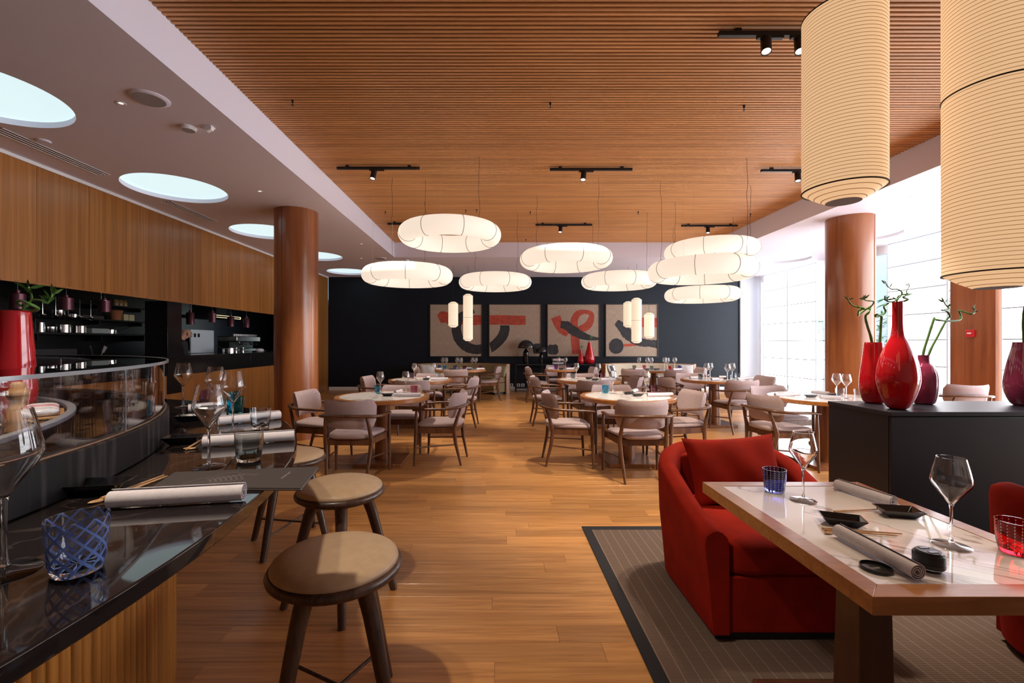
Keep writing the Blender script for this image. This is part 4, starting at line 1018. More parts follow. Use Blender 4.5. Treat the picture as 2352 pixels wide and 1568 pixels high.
# ------------------------------------------------------------------ pendant lamps
def cable(mb, x, y, z0, z1, wob=.012, sd=0, r=.0022):
    rnd = random.Random(sd); n = 9
    mb.tube([(x+(rnd.uniform(-wob,wob) if 0 < i < n-1 else 0), y, z0+(z1-z0)*i/(n-1)) for i in range(n)], r, 6)
RT, rT = .53, .116
ring_mb = MB()
ring_mb.grid(lambda u, v: ((RT+rT*math.cos(2*PI*v)*(1-.0))*math.cos(2*PI*u), (RT+rT*math.cos(2*PI*v))*math.sin(2*PI*u), rT*math.sin(2*PI*v)), 72, 28, True, True)
seam_mb = MB(); seam_mb.grid(lambda u, v: ((rT+.0012+.0028*math.cos(2*PI*v))*math.cos(2*PI*u), .0028*math.sin(2*PI*v), (rT+.0012+.0028*math.cos(2*PI*v))*math.sin(2*PI*u)), 40, 6, True, True)
wire_m = mat('steel_wire', (.5,.45,.4), .4, metal=1); cable_m = mat('black_cable', (.02,.015,.012), .6)
RINGS = [(-.585,5.75,2.71,20,'glowing paper ring pendant hung highest, slats showing through its hole'),
         (-1.275,6.55,2.315,8,'glowing paper ring pendant nearest the column, below the highest ring'),
         (-.02,8.10,2.425,22,'glowing paper ring pendant above the two paper cylinder lamps'),
         (.98,6.43,2.53,12,'glowing paper ring pendant above the painting with red loop'),
         (2.15,8.0,2.43,10,'glowing paper ring pendant above the cluster of three cylinder lamps'),
         (2.60,5.78,2.265,15,'middle glowing paper ring of the three overlapping ring pendants'),
         (3.155,6.70,2.697,12,'topmost glowing paper ring of the three overlapping ring pendants'),
         (3.755,8.31,2.225,18,'lowest glowing paper ring of the three overlapping ring pendants')]
for i, (x, y, z, rot, lab) in enumerate(RINGS):
    t = thing('ring_pendant_lamp', lab, 'lamp', (x,y,z-rT), math.radians(rot), 'paper ring pendants')
    if i == 0: rs = ring_mb.build('shade', M_['paper'], t, (0,0,rT), smooth=80); ss = seam_mb.build('seam', M_['seam'], t, (RT,0,rT)); 
    else:
        o = rs.copy(); COL.objects.link(o); o.parent = t
    for k in range(8):
        a = 2*PI*k/8
        if i == 0 and k == 0: o = ss
        else: o = ss.copy(); COL.objects.link(o); o.parent = t
        o.location = (RT*math.cos(a), RT*math.sin(a), rT); o.rotation_euler = (0,0,a)
    top = ZW-z+rT; c, s = math.cos(-math.radians(rot)), math.sin(-math.radians(rot))
    for k, (dx, dy) in enumerate(((.38,-.37),(-.37,.38)) if i != 1 else ((-.10,-.52),(.16,.505))):
        mb = MB(); cable(mb, 0, 0, rT*2-.004, top+.02, .014, i*7+k); mb.build('power_cable', cable_m, t, (dx*c-dy*s, dx*s+dy*c, 0))
    for k in range(3):
        a = math.radians(90+120*k); mb = MB(); mb.tube([(RT*math.cos(a),RT*math.sin(a),2*rT-.002),(RT*math.cos(a),RT*math.sin(a),top+.02)], .0007, 4); mb.build('wire', wire_m, t)
# cylinder lanterns, small ones at the banquettes and large ones over the foreground table
m_, N, L, P = new_mat('ribbed_lantern_paper')
tc = N.new('ShaderNodeTexCoord'); sx = N.new('ShaderNodeSeparateXYZ'); L.new(tc.outputs['Object'], sx.inputs[0])
fr_ = N.new('ShaderNodeMath'); fr_.operation = 'MULTIPLY'; fr_.inputs[1].default_value = 1/.0118; L.new(sx.outputs[2], fr_.inputs[0])
f2 = N.new('ShaderNodeMath'); f2.operation = 'FRACT'; L.new(fr_.outputs[0], f2.inputs[0])
lt = N.new('ShaderNodeMath'); lt.operation = 'LESS_THAN'; lt.inputs[1].default_value = .13; L.new(f2.outputs[0], lt.inputs[0])
mx = N.new('ShaderNodeMix'); mx.data_type = 'RGBA'; mx.inputs[6].default_value = (1.0,.63,.34,1); mx.inputs[7].default_value = (.34,.14,.04,1); L.new(lt.outputs[0], mx.inputs[0])
L.new(mx.outputs[2], P.inputs['Emission Color']); P.inputs['Emission Strength'].default_value = LANTERN_EMIT
mx3 = N.new('ShaderNodeMix'); mx3.data_type = 'RGBA'; mx3.inputs[6].default_value = (.58,.44,.31,1); mx3.inputs[7].default_value = (.18,.10,.05,1); L.new(lt.outputs[0], mx3.inputs[0]); L.new(mx3.outputs[2], P.inputs['Base Color']); P.inputs['Roughness'].default_value = .8
M_['lantern'] = m_
M_['lantern_far'] = mat('lantern_paper_plain', (.5,.45,.38), .8, emit=(1.0,.80,.58), es=.52)
def lantern(x, y, z0, n, r, L_, label, group, mt, ceil_z):
    """z0: bottom of the lowest drum"""
    t = thing('paper_lantern_lamp', label, 'lamp', (x,y,z0-.042), 0, group)
    o0 = .042
    for k in range(n):
        mb = MB(); N_ = max(2, int(L_/.0118)); prof = []
        for i in range(N_+1):
            zz = i*.0118; prof += [(r-.0012, zz+.0002), (r, zz+.004), (r, zz+.009)] if zz+.009 < L_ else []
        prof.append((r-.001, L_))
        mb.lathe(prof, 64)
        mb.f = mb.f[:-2] ; mb.m = mb.m[:-2]
        mb.build('drum', mt, t, (0,0,o0+k*L_), smooth=40)
        mb = MB(); mb.lathe([(r-.002,-.002),(r+.0018,-.002),(r+.0018,.002),(r-.002,.002)], 64, close=True); mb.build('hoop', M_['seam'], t, (0,0,o0+k*L_))
    mb = MB(); mb.lathe([(r-.002,-.002),(r+.0018,-.002),(r+.0018,.002),(r-.002,.002)], 64, close=True); mb.build('hoop', M_['seam'], t, (0,0,o0+n*L_))
    for sg, zz in ((-1,o0),(1,o0+n*L_)):
        mb = MB(); mb.lathe([(r-.004,0),(r*.72,sg*.021),(r*.42,sg*.042)], 64); mb.f = mb.f[:-2]; mb.m = mb.m[:-2]; mb.build('cone', mt, t, (0,0,zz), smooth=40)
        mb = MB(); mb.lathe([(0,sg*.0405),(r*.42,sg*.0405),(r*.43,sg*.0425),(0,sg*.0425)], 48); mb.build('end_cap', mat('lantern_cap', (.16,.10,.06), .6) if 'lantern_cap' not in bpy.data.materials else bpy.data.materials['lantern_cap'], t, (0,0,zz))
    top = o0+n*L_+.042
    mb = MB(); cable(mb, 0, 0, top-.001, ceil_z-(z0-.042), .006, n, .0025); mb.build('cable', cable_m, t)
def bulb(x, y, z, e):
    d = bpy.data.lights.new('lantern_bulb', 'SPOT'); d.energy = e; d.spot_size = math.radians(120); d.spot_blend = .8; d.color = (1,.82,.6); d.shadow_soft_size = .05
    o = bpy.data.objects.new('lantern_bulb', d); COL.objects.link(o); o.location = (x,y,z)
bulb(1.19, 1.56, 1.825, 9); bulb(1.486, 1.35, 1.505, 5)
lantern(1.19, 1.56, 1.875, 1, .12, .60, 'large ribbed paper cylinder lantern with single drum above square table', 'large ribbed lanterns', M_['lantern'], ZW+.02)
lantern(1.486, 1.35, 1.555, 2, .12, .54, 'large double-drum ribbed paper lantern beside single-drum lantern', 'large ribbed lanterns', M_['lantern'], ZW+.02)
YL = 11.0
def far_lan(px, yt, yb, n, lab, YL=11.0):
    z1 = CAMZ+(HY-yt)*YL/F; z0 = CAMZ+(HY-yb)*YL/F
    lantern(xat(px,YL), YL, z0+.042, n, .118, (z1-z0-.084)/n, lab, 'small paper cylinder lamps', M_['lantern_far'], ZC)
far_lan(1041, 693, 752, 1, 'short paper cylinder lamp beside a tall one above olive banquette')
far_lan(1075, 675, 783, 2, 'tall double paper cylinder lamp above olive banquette')
far_lan(1443, 692, 752, 1, 'short paper cylinder lamp partly behind tall one above cream banquette', 11.2)
far_lan(1462, 684, 788, 2, 'tall double paper cylinder lamp above cream banquette', 10.8)
far_lan(1491, 718, 777, 1, 'short low paper cylinder lamp at open side of cream banquette cluster')

# track spots and sprinklers on the slats
def track(x0, x1, Y, heads, label):
    t = thing('spot_track', label, 'spotlight', ((x0+x1)/2, Y, ZW-.075), 0, 'black spot tracks'); h = (x1-x0)/2
    mb = MB(); mb.box(-h,h,-.017,.017,.035,.067); mb.build('rail', M_['black'], t, bevel=.002)
    for s in (-.75,.75):
        mb = MB(); mb.box(h*s-.02,h*s+.02,-.012,.012,.067,.095); mb.build('bracket', M_['black'], t)
    for hx_ in heads:
        q = hx_-(x0+x1)/2
        mb = MB(); mb.box(q-.06,q+.12,-.014,.014,.018,.036); mb.build('adapter', M_['black'], t)
        o = MB().lathe([(0,0),(.033,0),(.034,-.004),(.034,-.115),(.029,-.115),(.027,-.10),(0,-.10)], 24).build('spot_head', M_['black'], t, (q,0,.018))
        o.rotation_euler = (math.radians(-16), math.radians(8), 0)
        o2 = MB().lathe([(0,-.106),(.028,-.108)], 20).build('lens', mat('spot_lens', (.5,.5,.5), .3, emit=(1,.9,.75), es=2.5) if 'spot_lens' not in bpy.data.materials else bpy.data.materials['spot_lens'], o)
def tr(p0, p1, Y, heads, lab): track(xat(p0,Y), xat(p1,Y), Y, [xat(p,Y) for p in heads], lab)
tr(774, 964, 5.62, (860,), 'black spotlight track on slats above the highest ring lamp')
tr(1263, 1452, 5.66, (1341,), 'black single-spot track on slats in middle of ceiling, far from wall')
tr(1748, 1940, 5.70, (1832,), 'black spotlight track on slats partly behind single-drum lantern')
tr(890, 1020, 8.25, (958,), 'black spotlight track mostly behind the highest ring lamp')
tr(1230, 1360, 8.32, (1288,), 'black spotlight track above ring lamp over red-loop painting')
tr(1565, 1694, 8.38, (1626,), 'black spotlight track above the three overlapping ring pendants')
tr(1650, 2010, 3.18, (1759,1836), 'black double-spot track behind single-drum lantern, nearest square table')
track(-1.9,-.9,.75,(-1.55,-1.1),'black double-spot track over the bar stools and counter')
for px, py in ((672,238),(1264,243),(1709,250),(885,490),(1218,490),(1466,490),(1724,495),(1095,485),(1070,486),(1208,552)):
    X, Y = at(px, py, ZW-.02)
    t = thing('sprinkler', 'small dark sprinkler head hanging under the slatted ceiling', 'sprinkler', (X,Y,ZW-.035), 0, 'ceiling sprinklers')
    mb = MB(); mb.lathe([(0,.0),(.013,.0),(.013,.002),(.004,.003),(.003,.02),(.009,.024),(.010,.05)], 12); mb.build('head', M_['black'], t)
# ------------------------------------------------------------------ banquettes along the dark wall
def banquette(cx, w, mt, label):
    """shallow curved sofa, ends nearer the room"""
    t = thing('banquette', label, 'banquette', (cx, 12.3, 0), 0, 'curved banquettes')
    hw = w/2; sag = .78
    def arc(off, u):                      # u -1..1, off towards the room
        x = hw*math.sin(u*1.15)/math.sin(1.15); y = .50-sag*(1-math.cos(u*1.15))/(1-math.cos(1.15))
        nx, ny = -math.sin(u*1.15), -math.cos(u*1.15)
        nx, ny = (-.75*math.sin(u*1.0), -math.cos(u*1.0)); l = math.hypot(nx,ny)
        return (x+nx/l*off, y+ny/l*off)
    def band(name, m_, o0, o1, z0, z1, u0=-1, u1=1, n=40, bv=.01):
        mb = MB(); vs = []; fs = []
        for i in range(n+1):
            u = u0+(u1-u0)*i/n; a = arc(o0,u); b = arc(o1,u)
            vs += [(a[0],a[1],z0),(b[0],b[1],z0),(b[0],b[1],z1),(a[0],a[1],z1)]
        for i in range(n):
            for j in range(4): fs.append((4*i+(j+1)%4, 4*(i+1)+(j+1)%4, 4*(i+1)+j, 4*i+j))
        fs += [(3,2,1,0),(4*n,4*n+1,4*n+2,4*n+3)]
        mb.add(vs, fs); return mb.build(name, m_, t, bevel=bv)
    band('wood_shell', M_['tablewood'], 0, .03, .04, .79, bv=.004)
    band('back_pad', M_[mt], .031, .12, .42, .775, -.985, .985, bv=.02)
    band('seat_cushion', M_[mt], .10, .60, .30, .45, -.97, .97, bv=.03)
    band('seat_base', M_[mt], .10, .56, .06, .30, -.97, .97, bv=.008)
    band('plinth', M_['black'], .12, .50, .0, .06, -.95, .95, bv=0)
    for s in (-1, 1):
        a, b = arc(0, s), arc(.13, s); d = Vector((b[0]-a[0], b[1]-a[1])).normalized(); n = Vector((-d.y, d.x))*.028*(1 if s < 0 else -1)
        mb = MB(); q = [(a[0],a[1]),(b[0],b[1]),(b[0]+n.x,b[1]+n.y),(a[0]+n.x,a[1]+n.y)]
        if s > 0: q = q[::-1]
        mb.prism(q, .0, .79); mb.build('end_post', M_['tablewood'], t, bevel=.003)
    return t
banquette(-.90, 2.52, 'olive', 'curved olive banquette with wooden back edge below ring painting')
banquette(4.02, 2.52, 'cream', 'curved cream banquette with wooden back edge below black disc painting')
def cushion(px, Y, z, w, h, mt, lab, rz=0, tilt=-18):
    o = throw_pillow(mt, lab, w, h, .06); o.location = (xat(px,Y), Y, z); o.rotation_euler = (math.radians(tilt),0,math.radians(rz))
m_w = mat('white_pillow', (.68,.66,.66), .85); m_g = mat('sage_pillow', (.40,.38,.24), .85)
m_, N, L, P = new_mat('black_white_print')
tc = N.new('ShaderNodeTexCoord'); ck = N.new('ShaderNodeTexChecker'); ck.inputs['Scale'].default_value = 7; ck.inputs[1].default_value = (.75,.75,.75,1); ck.inputs[2].default_value = (.05,.05,.06,1); L.new(tc.outputs['Object'], ck.inputs[0]); L.new(ck.outputs[0], P.inputs['Base Color']); P.inputs['Roughness'].default_value = .8
cushion(983, 11.9, .625, .20, .17, m_w, 'white pillow leaning on the olive banquette', 14)
cushion(1152, 11.62, .62, .17, .17, m_g, 'sage green pillow at end of the olive banquette', -50)
cushion(1406, 11.62, .62, .19, .18, m_, 'black and white patterned pillow on the cream banquette', 50)
cushion(1577, 11.95, .62, .17, .16, m_w, 'pale striped pillow on the cream banquette', -20)

# ------------------------------------------------------------------ console with lamps, books and vases
CY = 12.62; CZ = .765
t = thing('console_table', 'black console table with thin legs against the dark wall', 'console', (1.62, CY, 0))
hx = 1.10
mb = MB(); mb.box(-hx,hx,-.2,.2,CZ-.03,CZ); mb.build('top', M_['black'], t, bevel=.003)
for sx_ in (-1,-.33,.33,1):
    for sy_ in (-1,1):
        mb = MB(); x, y = sx_*(hx-.015), sy_*.185; mb.box(x-.012,x+.012,y-.012,y+.012,0,CZ-.03); mb.build('leg', M_['black'], t, smooth=0)
mb = MB(); mb.box(-hx+.02,hx-.02,-.18,.18,.10,.12); mb.build('shelf', M_['black'], t, smooth=0)
def mushroom(px, wd, ht, lab):
    x = xat(px, CY); r = wd/2; s = ht
    t = thing('table_lamp', lab, 'lamp', (x, CY, CZ), 0, 'black mushroom lamps')
    b = r*.36; h1 = s-r*1.02
    mb = MB(); mb.lathe([(0,0),(b*.98,0),(b,.004),(b,h1*.72)], 40); mb.build('base_cylinder', M_['gloss_black'], t)
    mb = MB(); mb.lathe([(b,h1*.72),(b*.12,h1*1.0),(b*.1,h1*1.03),(0,h1*1.03)], 40); mb.build('cone', M_['gloss_black'], t)
    pr = [(r*math.cos(PI/2*i/14), s-r*1.0+r*1.0*math.sin(PI/2*i/14)) for i in range(15)]
    mb = MB(); mb.lathe([(q*.985, z-.004) for q, z in reversed(pr)]+pr, 56); mb.build('dome', M_['gloss_black'], t, smooth=60)
mushroom(1208, .46, .67, 'larger glossy black mushroom table lamp on the console')
mushroom(1243, .31, .49, 'smaller glossy black mushroom table lamp on the console')
for k, (z, h, c, lab) in enumerate(((0,.05,(.55,.55,.56),'grey book at bottom of stack on the console'),(.05,.045,(.06,.06,.07),'black book in middle of stack on the console'),(.095,.05,(.62,.5,.5),'pale pink book on top of stack on the console'))):
    x = xat(1281, CY)
    t = thing('book', lab, 'book', (x, CY-.02, CZ+z+.0005), math.radians(3*k-3), 'books on the console')
    mb = MB(); mb.box(-.145,.145,-.11,.11,.004,h-.005); mb.build('pages', M_['white'], t, smooth=0)
    mb = MB(); mb.box(-.15,.15,-.115,.115,0,.004); mb.box(-.15,.15,-.115,.115,h-.005,h-.001); mb.box(-.15,.15,-.117,-.112,.004,h-.005); mb.build('cover', mat('book_cover', c, .5), t, smooth=0)
def cvase(px, s, lab, sd):
    x = xat(px, CY); v = vase('vase', x, CY, CZ+.0005, [(a*s,b*s) for a,b in [(.08,.0),(.12,.03),(.145,.11),(.135,.2),(.09,.38),(.05,.56),(.045,.60)]], M_['redglass'], lab, s)
    rnd = random.Random(sd)
    stem(v, [(0,0,.3*s),(.01,0,.6*s),(.03,0,.66*s),(.0+.05,.0,.74*s)], .004, .002, ((.95,.07,sd),(.8,.06,sd+1),(.9,.06,sd+2)))
cvase(1334, .64, 'smaller teardrop red vase with twig on the console', 71)
cvase(1354, 1.0, 'larger teardrop red vase with leafy sprig on the console', 75)
for px, Y in ((1191,YB),(1201,YB),(1175,YB)):
    t = thing('wall_socket', 'white wall socket plate above the baseboard by console', 'socket', (xat(px,Y), YB-.001, .085+.02), 0, 'wall sockets')
    mb = MB(); mb.box(-.045,.045,-.012,0,0,.085); mb.build('plate', M_['white'], t, bevel=.003)
    mb = MB(); mb.box(-.022,.022,-.0135,-.012,.02,.065); mb.build('insert', M_['black'], t, smooth=0)

# ------------------------------------------------------------------ four brush paintings
m_, N, L, P = new_mat('raw_canvas')
tc = N.new('ShaderNodeTexCoord'); wv = N.new('ShaderNodeTexNoise'); mp = N.new('ShaderNodeMapping'); mp.inputs['Scale'].default_value = (60,1,6); L.new(tc.outputs['Object'], mp.inputs[0]); L.new(mp.outputs[0], wv.inputs['Vector']); wv.inputs['Scale'].default_value = 1.5; wv.inputs['Detail'].default_value = 5
cr = N.new('ShaderNodeValToRGB'); cr.color_ramp.elements[0].position = .3; cr.color_ramp.elements[1].position = .75; cr.color_ramp.elements[0].color = (.34,.255,.19,1); cr.color_ramp.elements[1].color = (.50,.39,.30,1); L.new(wv.outputs[0], cr.inputs[0]); L.new(cr.outputs[0], P.inputs['Base Color']); P.inputs['Roughness'].default_value = .9
canvas = m_
def brush(name, col):
    m, N, L, P = new_mat(name); tc = N.new('ShaderNodeTexCoord'); nz = N.new('ShaderNodeTexNoise'); nz.inputs['Scale'].default_value = 9; nz.inputs['Detail'].default_value = 6; L.new(tc.outputs['Object'], nz.inputs['Vector'])
    cr = N.new('ShaderNodeValToRGB'); cr.color_ramp.elements[0].position = .35; cr.color_ramp.elements[1].position = .7; cr.color_ramp.elements[0].color = (*col,1); cr.color_ramp.elements[1].color = (*[c*1.5+.006 for c in col],1); L.new(nz.outputs[0], cr.inputs[0]); L.new(cr.outputs[0], P.inputs['Base Color']); P.inputs['Roughness'].default_value = .7; return m
b_red, b_blk = brush('red_brush_paint', (.34,.045,.022)), brush('black_brush_paint', (.020,.019,.022))
PY = YB-.045
PB = {1:(986,1108),2:(1122,1244),3:(1256,1378),4:(1390,1512)}
PLAB = {1:'framed brush painting with black arc and ragged red bar',2:'framed brush painting with red bar and black arc end behind lamps',3:'framed brush painting with red loop and black diagonal stroke',4:'framed brush painting with black disc and red line'}
z0, z1 = CAMZ-(820-HY)*PY/F, CAMZ+(HY-697)*PY/F
def C_(u, v):  # crop pixel of the painting row to wall position
    px, py = 960+u/3.92, 680+v/3.92; return (xat(px,PY), CAMZ+(HY-py)*PY/F)
def ribbon(mb, pts, wid, box, yy, rag=0, sd=0):
    rnd = random.Random(sd); P_ = [Vector(C_(*p)) for p in pts]; n0 = len(P_)
    fine = []; W_ = []
    for i in range(n0-1):
        p0, p1, p2, p3 = [P_[max(0,min(n0-1,j))] for j in (i-1,i,i+1,i+2)]
        for k in range(8):
            s = k/8; fine.append(.5*((2*p1)+(p2-p0)*s+(2*p0-5*p1+4*p2-p3)*s*s+(3*p1-p0-3*p2+p3)*s**3)); W_.append(wid[i]*(1-s)+wid[i+1]*s)
    fine.append(P_[-1]); W_.append(wid[-1]); n = len(fine); sc = PY/F/3.92
    L_ = []; R_ = []
    for i, p in enumerate(fine):
        t = (fine[min(i+1,n-1)]-fine[max(i-1,0)]).normalized(); nn = Vector((-t.y,t.x)); j1, j2 = rnd.uniform(-rag,rag), rnd.uniform(-rag,rag)
        L_.append(p+nn*(W_[i]*sc/2*(1+j1))); R_.append(p-nn*(W_[i]*sc/2*(1+j2)))
    x0, x1 = box
    cl = lambda q: (min(max(q.x,x0),x1)-(x0+x1)/2, yy, q.y-z0)
    vs = [cl(q) for q in L_]+[cl(q) for q in R_]
    mb.add(vs, [(i,i+1,n+i+1,n+i) for i in range(n-1)])
def blob(mb, u, v, ru, rv, box, yy, rag=.06, sd=1, n=40, sq=1.0):
    rnd = random.Random(sd); x0, x1 = box; vs = []
    for i in range(n):
        a = 2*PI*i/n; c, s = math.cos(a), math.sin(a); c = math.copysign(abs(c)**sq,c); s = math.copysign(abs(s)**sq,s); k = 1+rnd.uniform(-rag,rag)
        X, Z = C_(u+ru*c*k, v+rv*s*k); vs.append((min(max(X,x0),x1)-(x0+x1)/2, yy, Z-z0))
    mb.add(vs, [tuple(range(n))])
for i, (a, b) in PB.items():
    xa, xb = xat(a,PY), xat(b,PY); cx = (xa+xb)/2; hw = (xb-xa)/2; H = z1-z0; f = .028
    t = thing('painting', PLAB[i], 'painting', (cx, YB-.001, z0), 0, None)
    mb = MB(); mb.box(-hw+f,hw-f,-.030,-.012,f,H-f); mb.build('canvas', canvas, t, smooth=0)
    for q in ((-hw,hw,0,f),(-hw,hw,H-f,H),(-hw,-hw+f,f,H-f),(hw-f,hw,f,H-f)):
        mb = MB(); mb.box(q[0],q[1],-.045,0,q[2],q[3]); mb.build('frame_rail', M_['black'], t, smooth=0)
    bx = (xa+f+.004, xb-f-.004); yr, yk = -.0306, -.0312
    R_, K_ = MB(), MB()
    if i == 1:
        ribbon(R_, [(188,205),(230,190),(300,208),(420,215),(574,216)], [80,105,80,82,86], bx, yr, .12, 3)
        ribbon(K_, [(505,130),(430,160),(360,215),(345,300),(372,390),(440,455),(520,480),(578,472)], [40,70,84,86,88,88,86,84], bx, yk, .05, 4)
    if i == 2:
        ribbon(R_, [(640,214),(760,213),(880,216),(970,216)], [84,86,84,82], bx, yr, .03, 5)
        ribbon(K_, [(640,472),(700,430),(755,370),(780,310),(782,262)], [84,86,88,88,82], bx, yk, .04, 6)
        kb = MB(); blob(kb, 1078, 472, 44, 46, bx, yk, .07, 8, 36, .45); kb.build('black_patch', b_blk, t, smooth=0)
    if i == 3:
        ribbon(R_, [(1240,185),(1262,240),(1300,300),(1350,345)], [86,84,80,50], bx, yr, .04, 9)
        ribbon(R_, [(1425,520),(1418,420),(1408,300),(1408,220),(1440,160),(1500,140),(1560,160),(1555,220),(1520,270),(1450,305)], [70,78,70,66,60,36,44,60,70,60], bx, yr-.0002, .03, 10)
        ribbon(K_, [(1285,255),(1340,265),(1400,310),(1470,350),(1550,375),(1632,384)], [60,80,84,72,48,16], bx, yk, .08, 11)
        kb = MB(); blob(kb, 1216, 480, 48, 44, bx, yk, .08, 12, 36, .45); kb.build('black_patch', b_blk, t, smooth=0)
    if i == 4:
        ribbon(R_, [(1995,235),(2080,236),(2160,236)], [84,86,84], bx, yr, .03, 13)
        ribbon(R_, [(1845,443),(1960,436),(2080,430)], [24,22,20], bx, yr, .05, 14)
        ribbon(K_, [(1785,235),(1830,270),(1880,330),(1940,385),(2010,415),(2090,425),(2160,432)], [50,80,96,84,76,60,80], bx, yk, .10, 15)
        kb = MB(); blob(kb, 1786, 450, 66, 70, bx, yk, .03, 16); kb.build('black_disc', b_blk, t, smooth=0)
    R_.build('red_strokes', b_red, t, smooth=0); K_.build('black_strokes', b_blk, t, smooth=0)

# ------------------------------------------------------------------ kitchen behind the pass
def heat_lamp(px, Y, ztop, zbot, r, lab, g):
    X = xat(px, Y); t = thing('heat_lamp', lab, 'lamp', (X, Y, zbot), 0, g); h = ztop-zbot
    mb = MB(); mb.lathe([(r*.9,0),(r,.0),(r,h*.8),(r*.92,h*.83),(r*.38,h*.84),(r*.36,h),(0,h)], 28); mb.f = mb.f; mb.build('shade', M_['plum'], t)
    mb = MB(); mb.tube([(0,0,h),(0,0,2.449-zbot)], .006, 8); mb.build('cord', M_['black'], t)
for px, Y, zt_, zb_ in ((40,4.75,1.90,1.70),(152,5.25,1.90,1.73),(240,6.0,1.94,1.755)):
    heat_lamp(px, Y, zt_, zb_, .068, 'plum metal heat lamp hanging over pass before the pan shelf', 'heat lamps before pan shelf')
for px, Y, yt, yb in ((437,7.4,712,745),(488,8.0,714,740),(530,8.6,722,750),(566,9.2,726,752)):
    heat_lamp(px, Y, CAMZ+(HY-yt)*Y/F, CAMZ+(HY-yb)*Y/F, .058, 'plum metal heat lamp hanging over pass before the pale oven', 'heat lamps before pale oven')
# shelf unit on the kitchen wall
SX = KX+.19
def kx(px, X=SX): return -X*F/(HX-px)      # depth of a photo column on plane X
t = thing('wall_shelf', 'long black kitchen wall shelf carrying steel pans', 'shelf', (KX, 8.0, 1.48))
mb = MB(); mb.box(.002,.38,-1.35,.95,0,.03); mb.build('board', M_['black'], t, bevel=.002)
for y in (-1.2,-.1,.85):
    mb = MB(); mb.box(.002,.3,y-.01,y+.01,-.10,0); mb.build('bracket', M_['black'], t, smooth=0)
t = thing('wall_shelf', 'upper black kitchen wall shelf with trays and terracotta pot', 'shelf', (KX, 8.0, 1.735))
mb = MB(); mb.box(.002,.34,-1.35,.95,0,.025); mb.build('board', M_['black'], t, bevel=.002)
for y in (-1.2,-.1,.85):
    mb = MB(); mb.box(.002,.26,y-.01,y+.01,-.07,0); mb.build('bracket', M_['black'], t, smooth=0)
t = thing('wall_shelf', 'highest black kitchen shelf holding amber jars', 'shelf', (KX, 8.0, 2.0))
mb = MB(); mb.box(.002,.3,-1.35,.95,0,.022); mb.build('board', M_['black'], t, bevel=.002)
for y in (-1.2,-.1,.85):
    mb = MB(); mb.box(.002,.24,y-.01,y+.01,-.06,0); mb.build('bracket', M_['black'], t, smooth=0)
def pan(X, Y, z, r, h, lab, handle=None, lid=False, ha=60, g=None):
    t = thing('saucepan', lab, 'pan', (X,Y,z), 0, g)
    mb = MB(); mb.lathe([(0,0),(r*.95,0),(r,.006),(r,h),(r+.004,h+.002),(r-.004,h),(r-.006,.008),(0,.006)], 32); mb.build('pot', M_['chrome'], t)
    if handle:
        a = math.radians(ha); mb = MB(); mb.tube([(r*.98*math.cos(a),r*.98*math.sin(a),h*.75),((r+handle)*math.cos(a),(r+handle)*math.sin(a),h*.75+.09)], [.007,.009], 8, flat=.5); mb.build('handle', M_['chrome'], t)
    if lid:
        mb = MB(); mb.lathe([(r+.004,h+.002),(r*.6,h+.022),(0,h+.028)], 32); mb.build('lid', M_['chrome'], t)
zs = 1.51
for px, r, h, hd, lab in ((116,.075,.09,0,'low steel saucepan without handle on pan shelf'),(146,.09,.13,.20,'tall steel saucepan on pan shelf beside a low one'),(182,.095,.12,.22,'steel saucepan with long handle beside plastic tub'),(252,.10,.075,.24,'shallow steel pan with upturned handle at end of shelf')):
    Y = kx(px); pan(SX, Y, zs, r, h, lab, hd, False, 35)
Y = kx(92); mb = MB(); mb.lathe([(0,0),(.06,0),(.055,.15),(.05,.152),(.045,.01),(0,.01)], 28); tag(mb.build('steel_jug', M_['chrome'], None, (SX,Y,zs)), 'narrow steel jug at start of the pan shelf', 'jug')
Y = kx(220); mb = MB(); mb.box(-.09,.09,-.17,.17,0,.09); tag(mb.build('plastic_tub', mat('pale_plastic', (.42,.46,.44), .35), None, (SX,Y,zs), bevel=.012), 'pale plastic food tub between pans on the shelf', 'tub')
for k, (px, r, h, z) in enumerate(((134,.08,.11,1.76),(166,.085,.06,1.76))):
    pan(SX, kx(px), z, r, h, ('steel pot on the upper kitchen shelf' if k == 0 else 'wide shallow steel pot on the upper kitchen shelf'), None, k == 1)
for k in range(3):
    mb = MB(); mb.box(-.1,.1,-.2,.2,0,.012); tag(mb.build('oven_tray', M_['metal'], None, (SX,kx(203),1.7605+.02*k+(.0005)), bevel=.003), 'flat steel tray stacked on the upper kitchen shelf', 'tray', 'stacked steel trays')
for k in range(2):
    t = None
mb = MB(); Y = kx(265); mb.lathe([(0,0),(.075,0),(.10,.15),(.112,.15),(.112,.18),(.1,.18),(.085,.16),(.065,.012),(0,.012)], 28); tag(mb.build('terracotta_pot', M_['terracotta'], None, (SX,Y,1.7605)), 'terracotta flower pot on the upper kitchen shelf', 'pot')
for px, w in ((281,.11),(294,.12)):
    mb = MB(); mb.box(-.06,.06,-w/2,w/2,0,.12); tag(mb.build('carton', mat('cream_carton', (.60,.52,.30), .7) if 'cream_carton' not in bpy.data.materials else bpy.data.materials['cream_carton'], None, (SX,kx(px)+.02,1.7605), bevel=.004), 'cream carton beside terracotta pot on kitchen shelf', 'carton', 'cream cartons')
for px in (270,280,290):
    mb = MB(); mb.lathe([(0,0),(.05,0),(.052,.01),(.052,.085),(.04,.1),(.04,.12),(0,.12)], 20); tag(mb.build('jar', mat('amber_jar', (.30,.17,.05), .2) if 'amber_jar' not in bpy.data.materials else bpy.data.materials['amber_jar'], None, (SX-.04,kx(px),2.0225)), 'amber storage jar on the highest kitchen shelf', 'jar', 'amber jars')
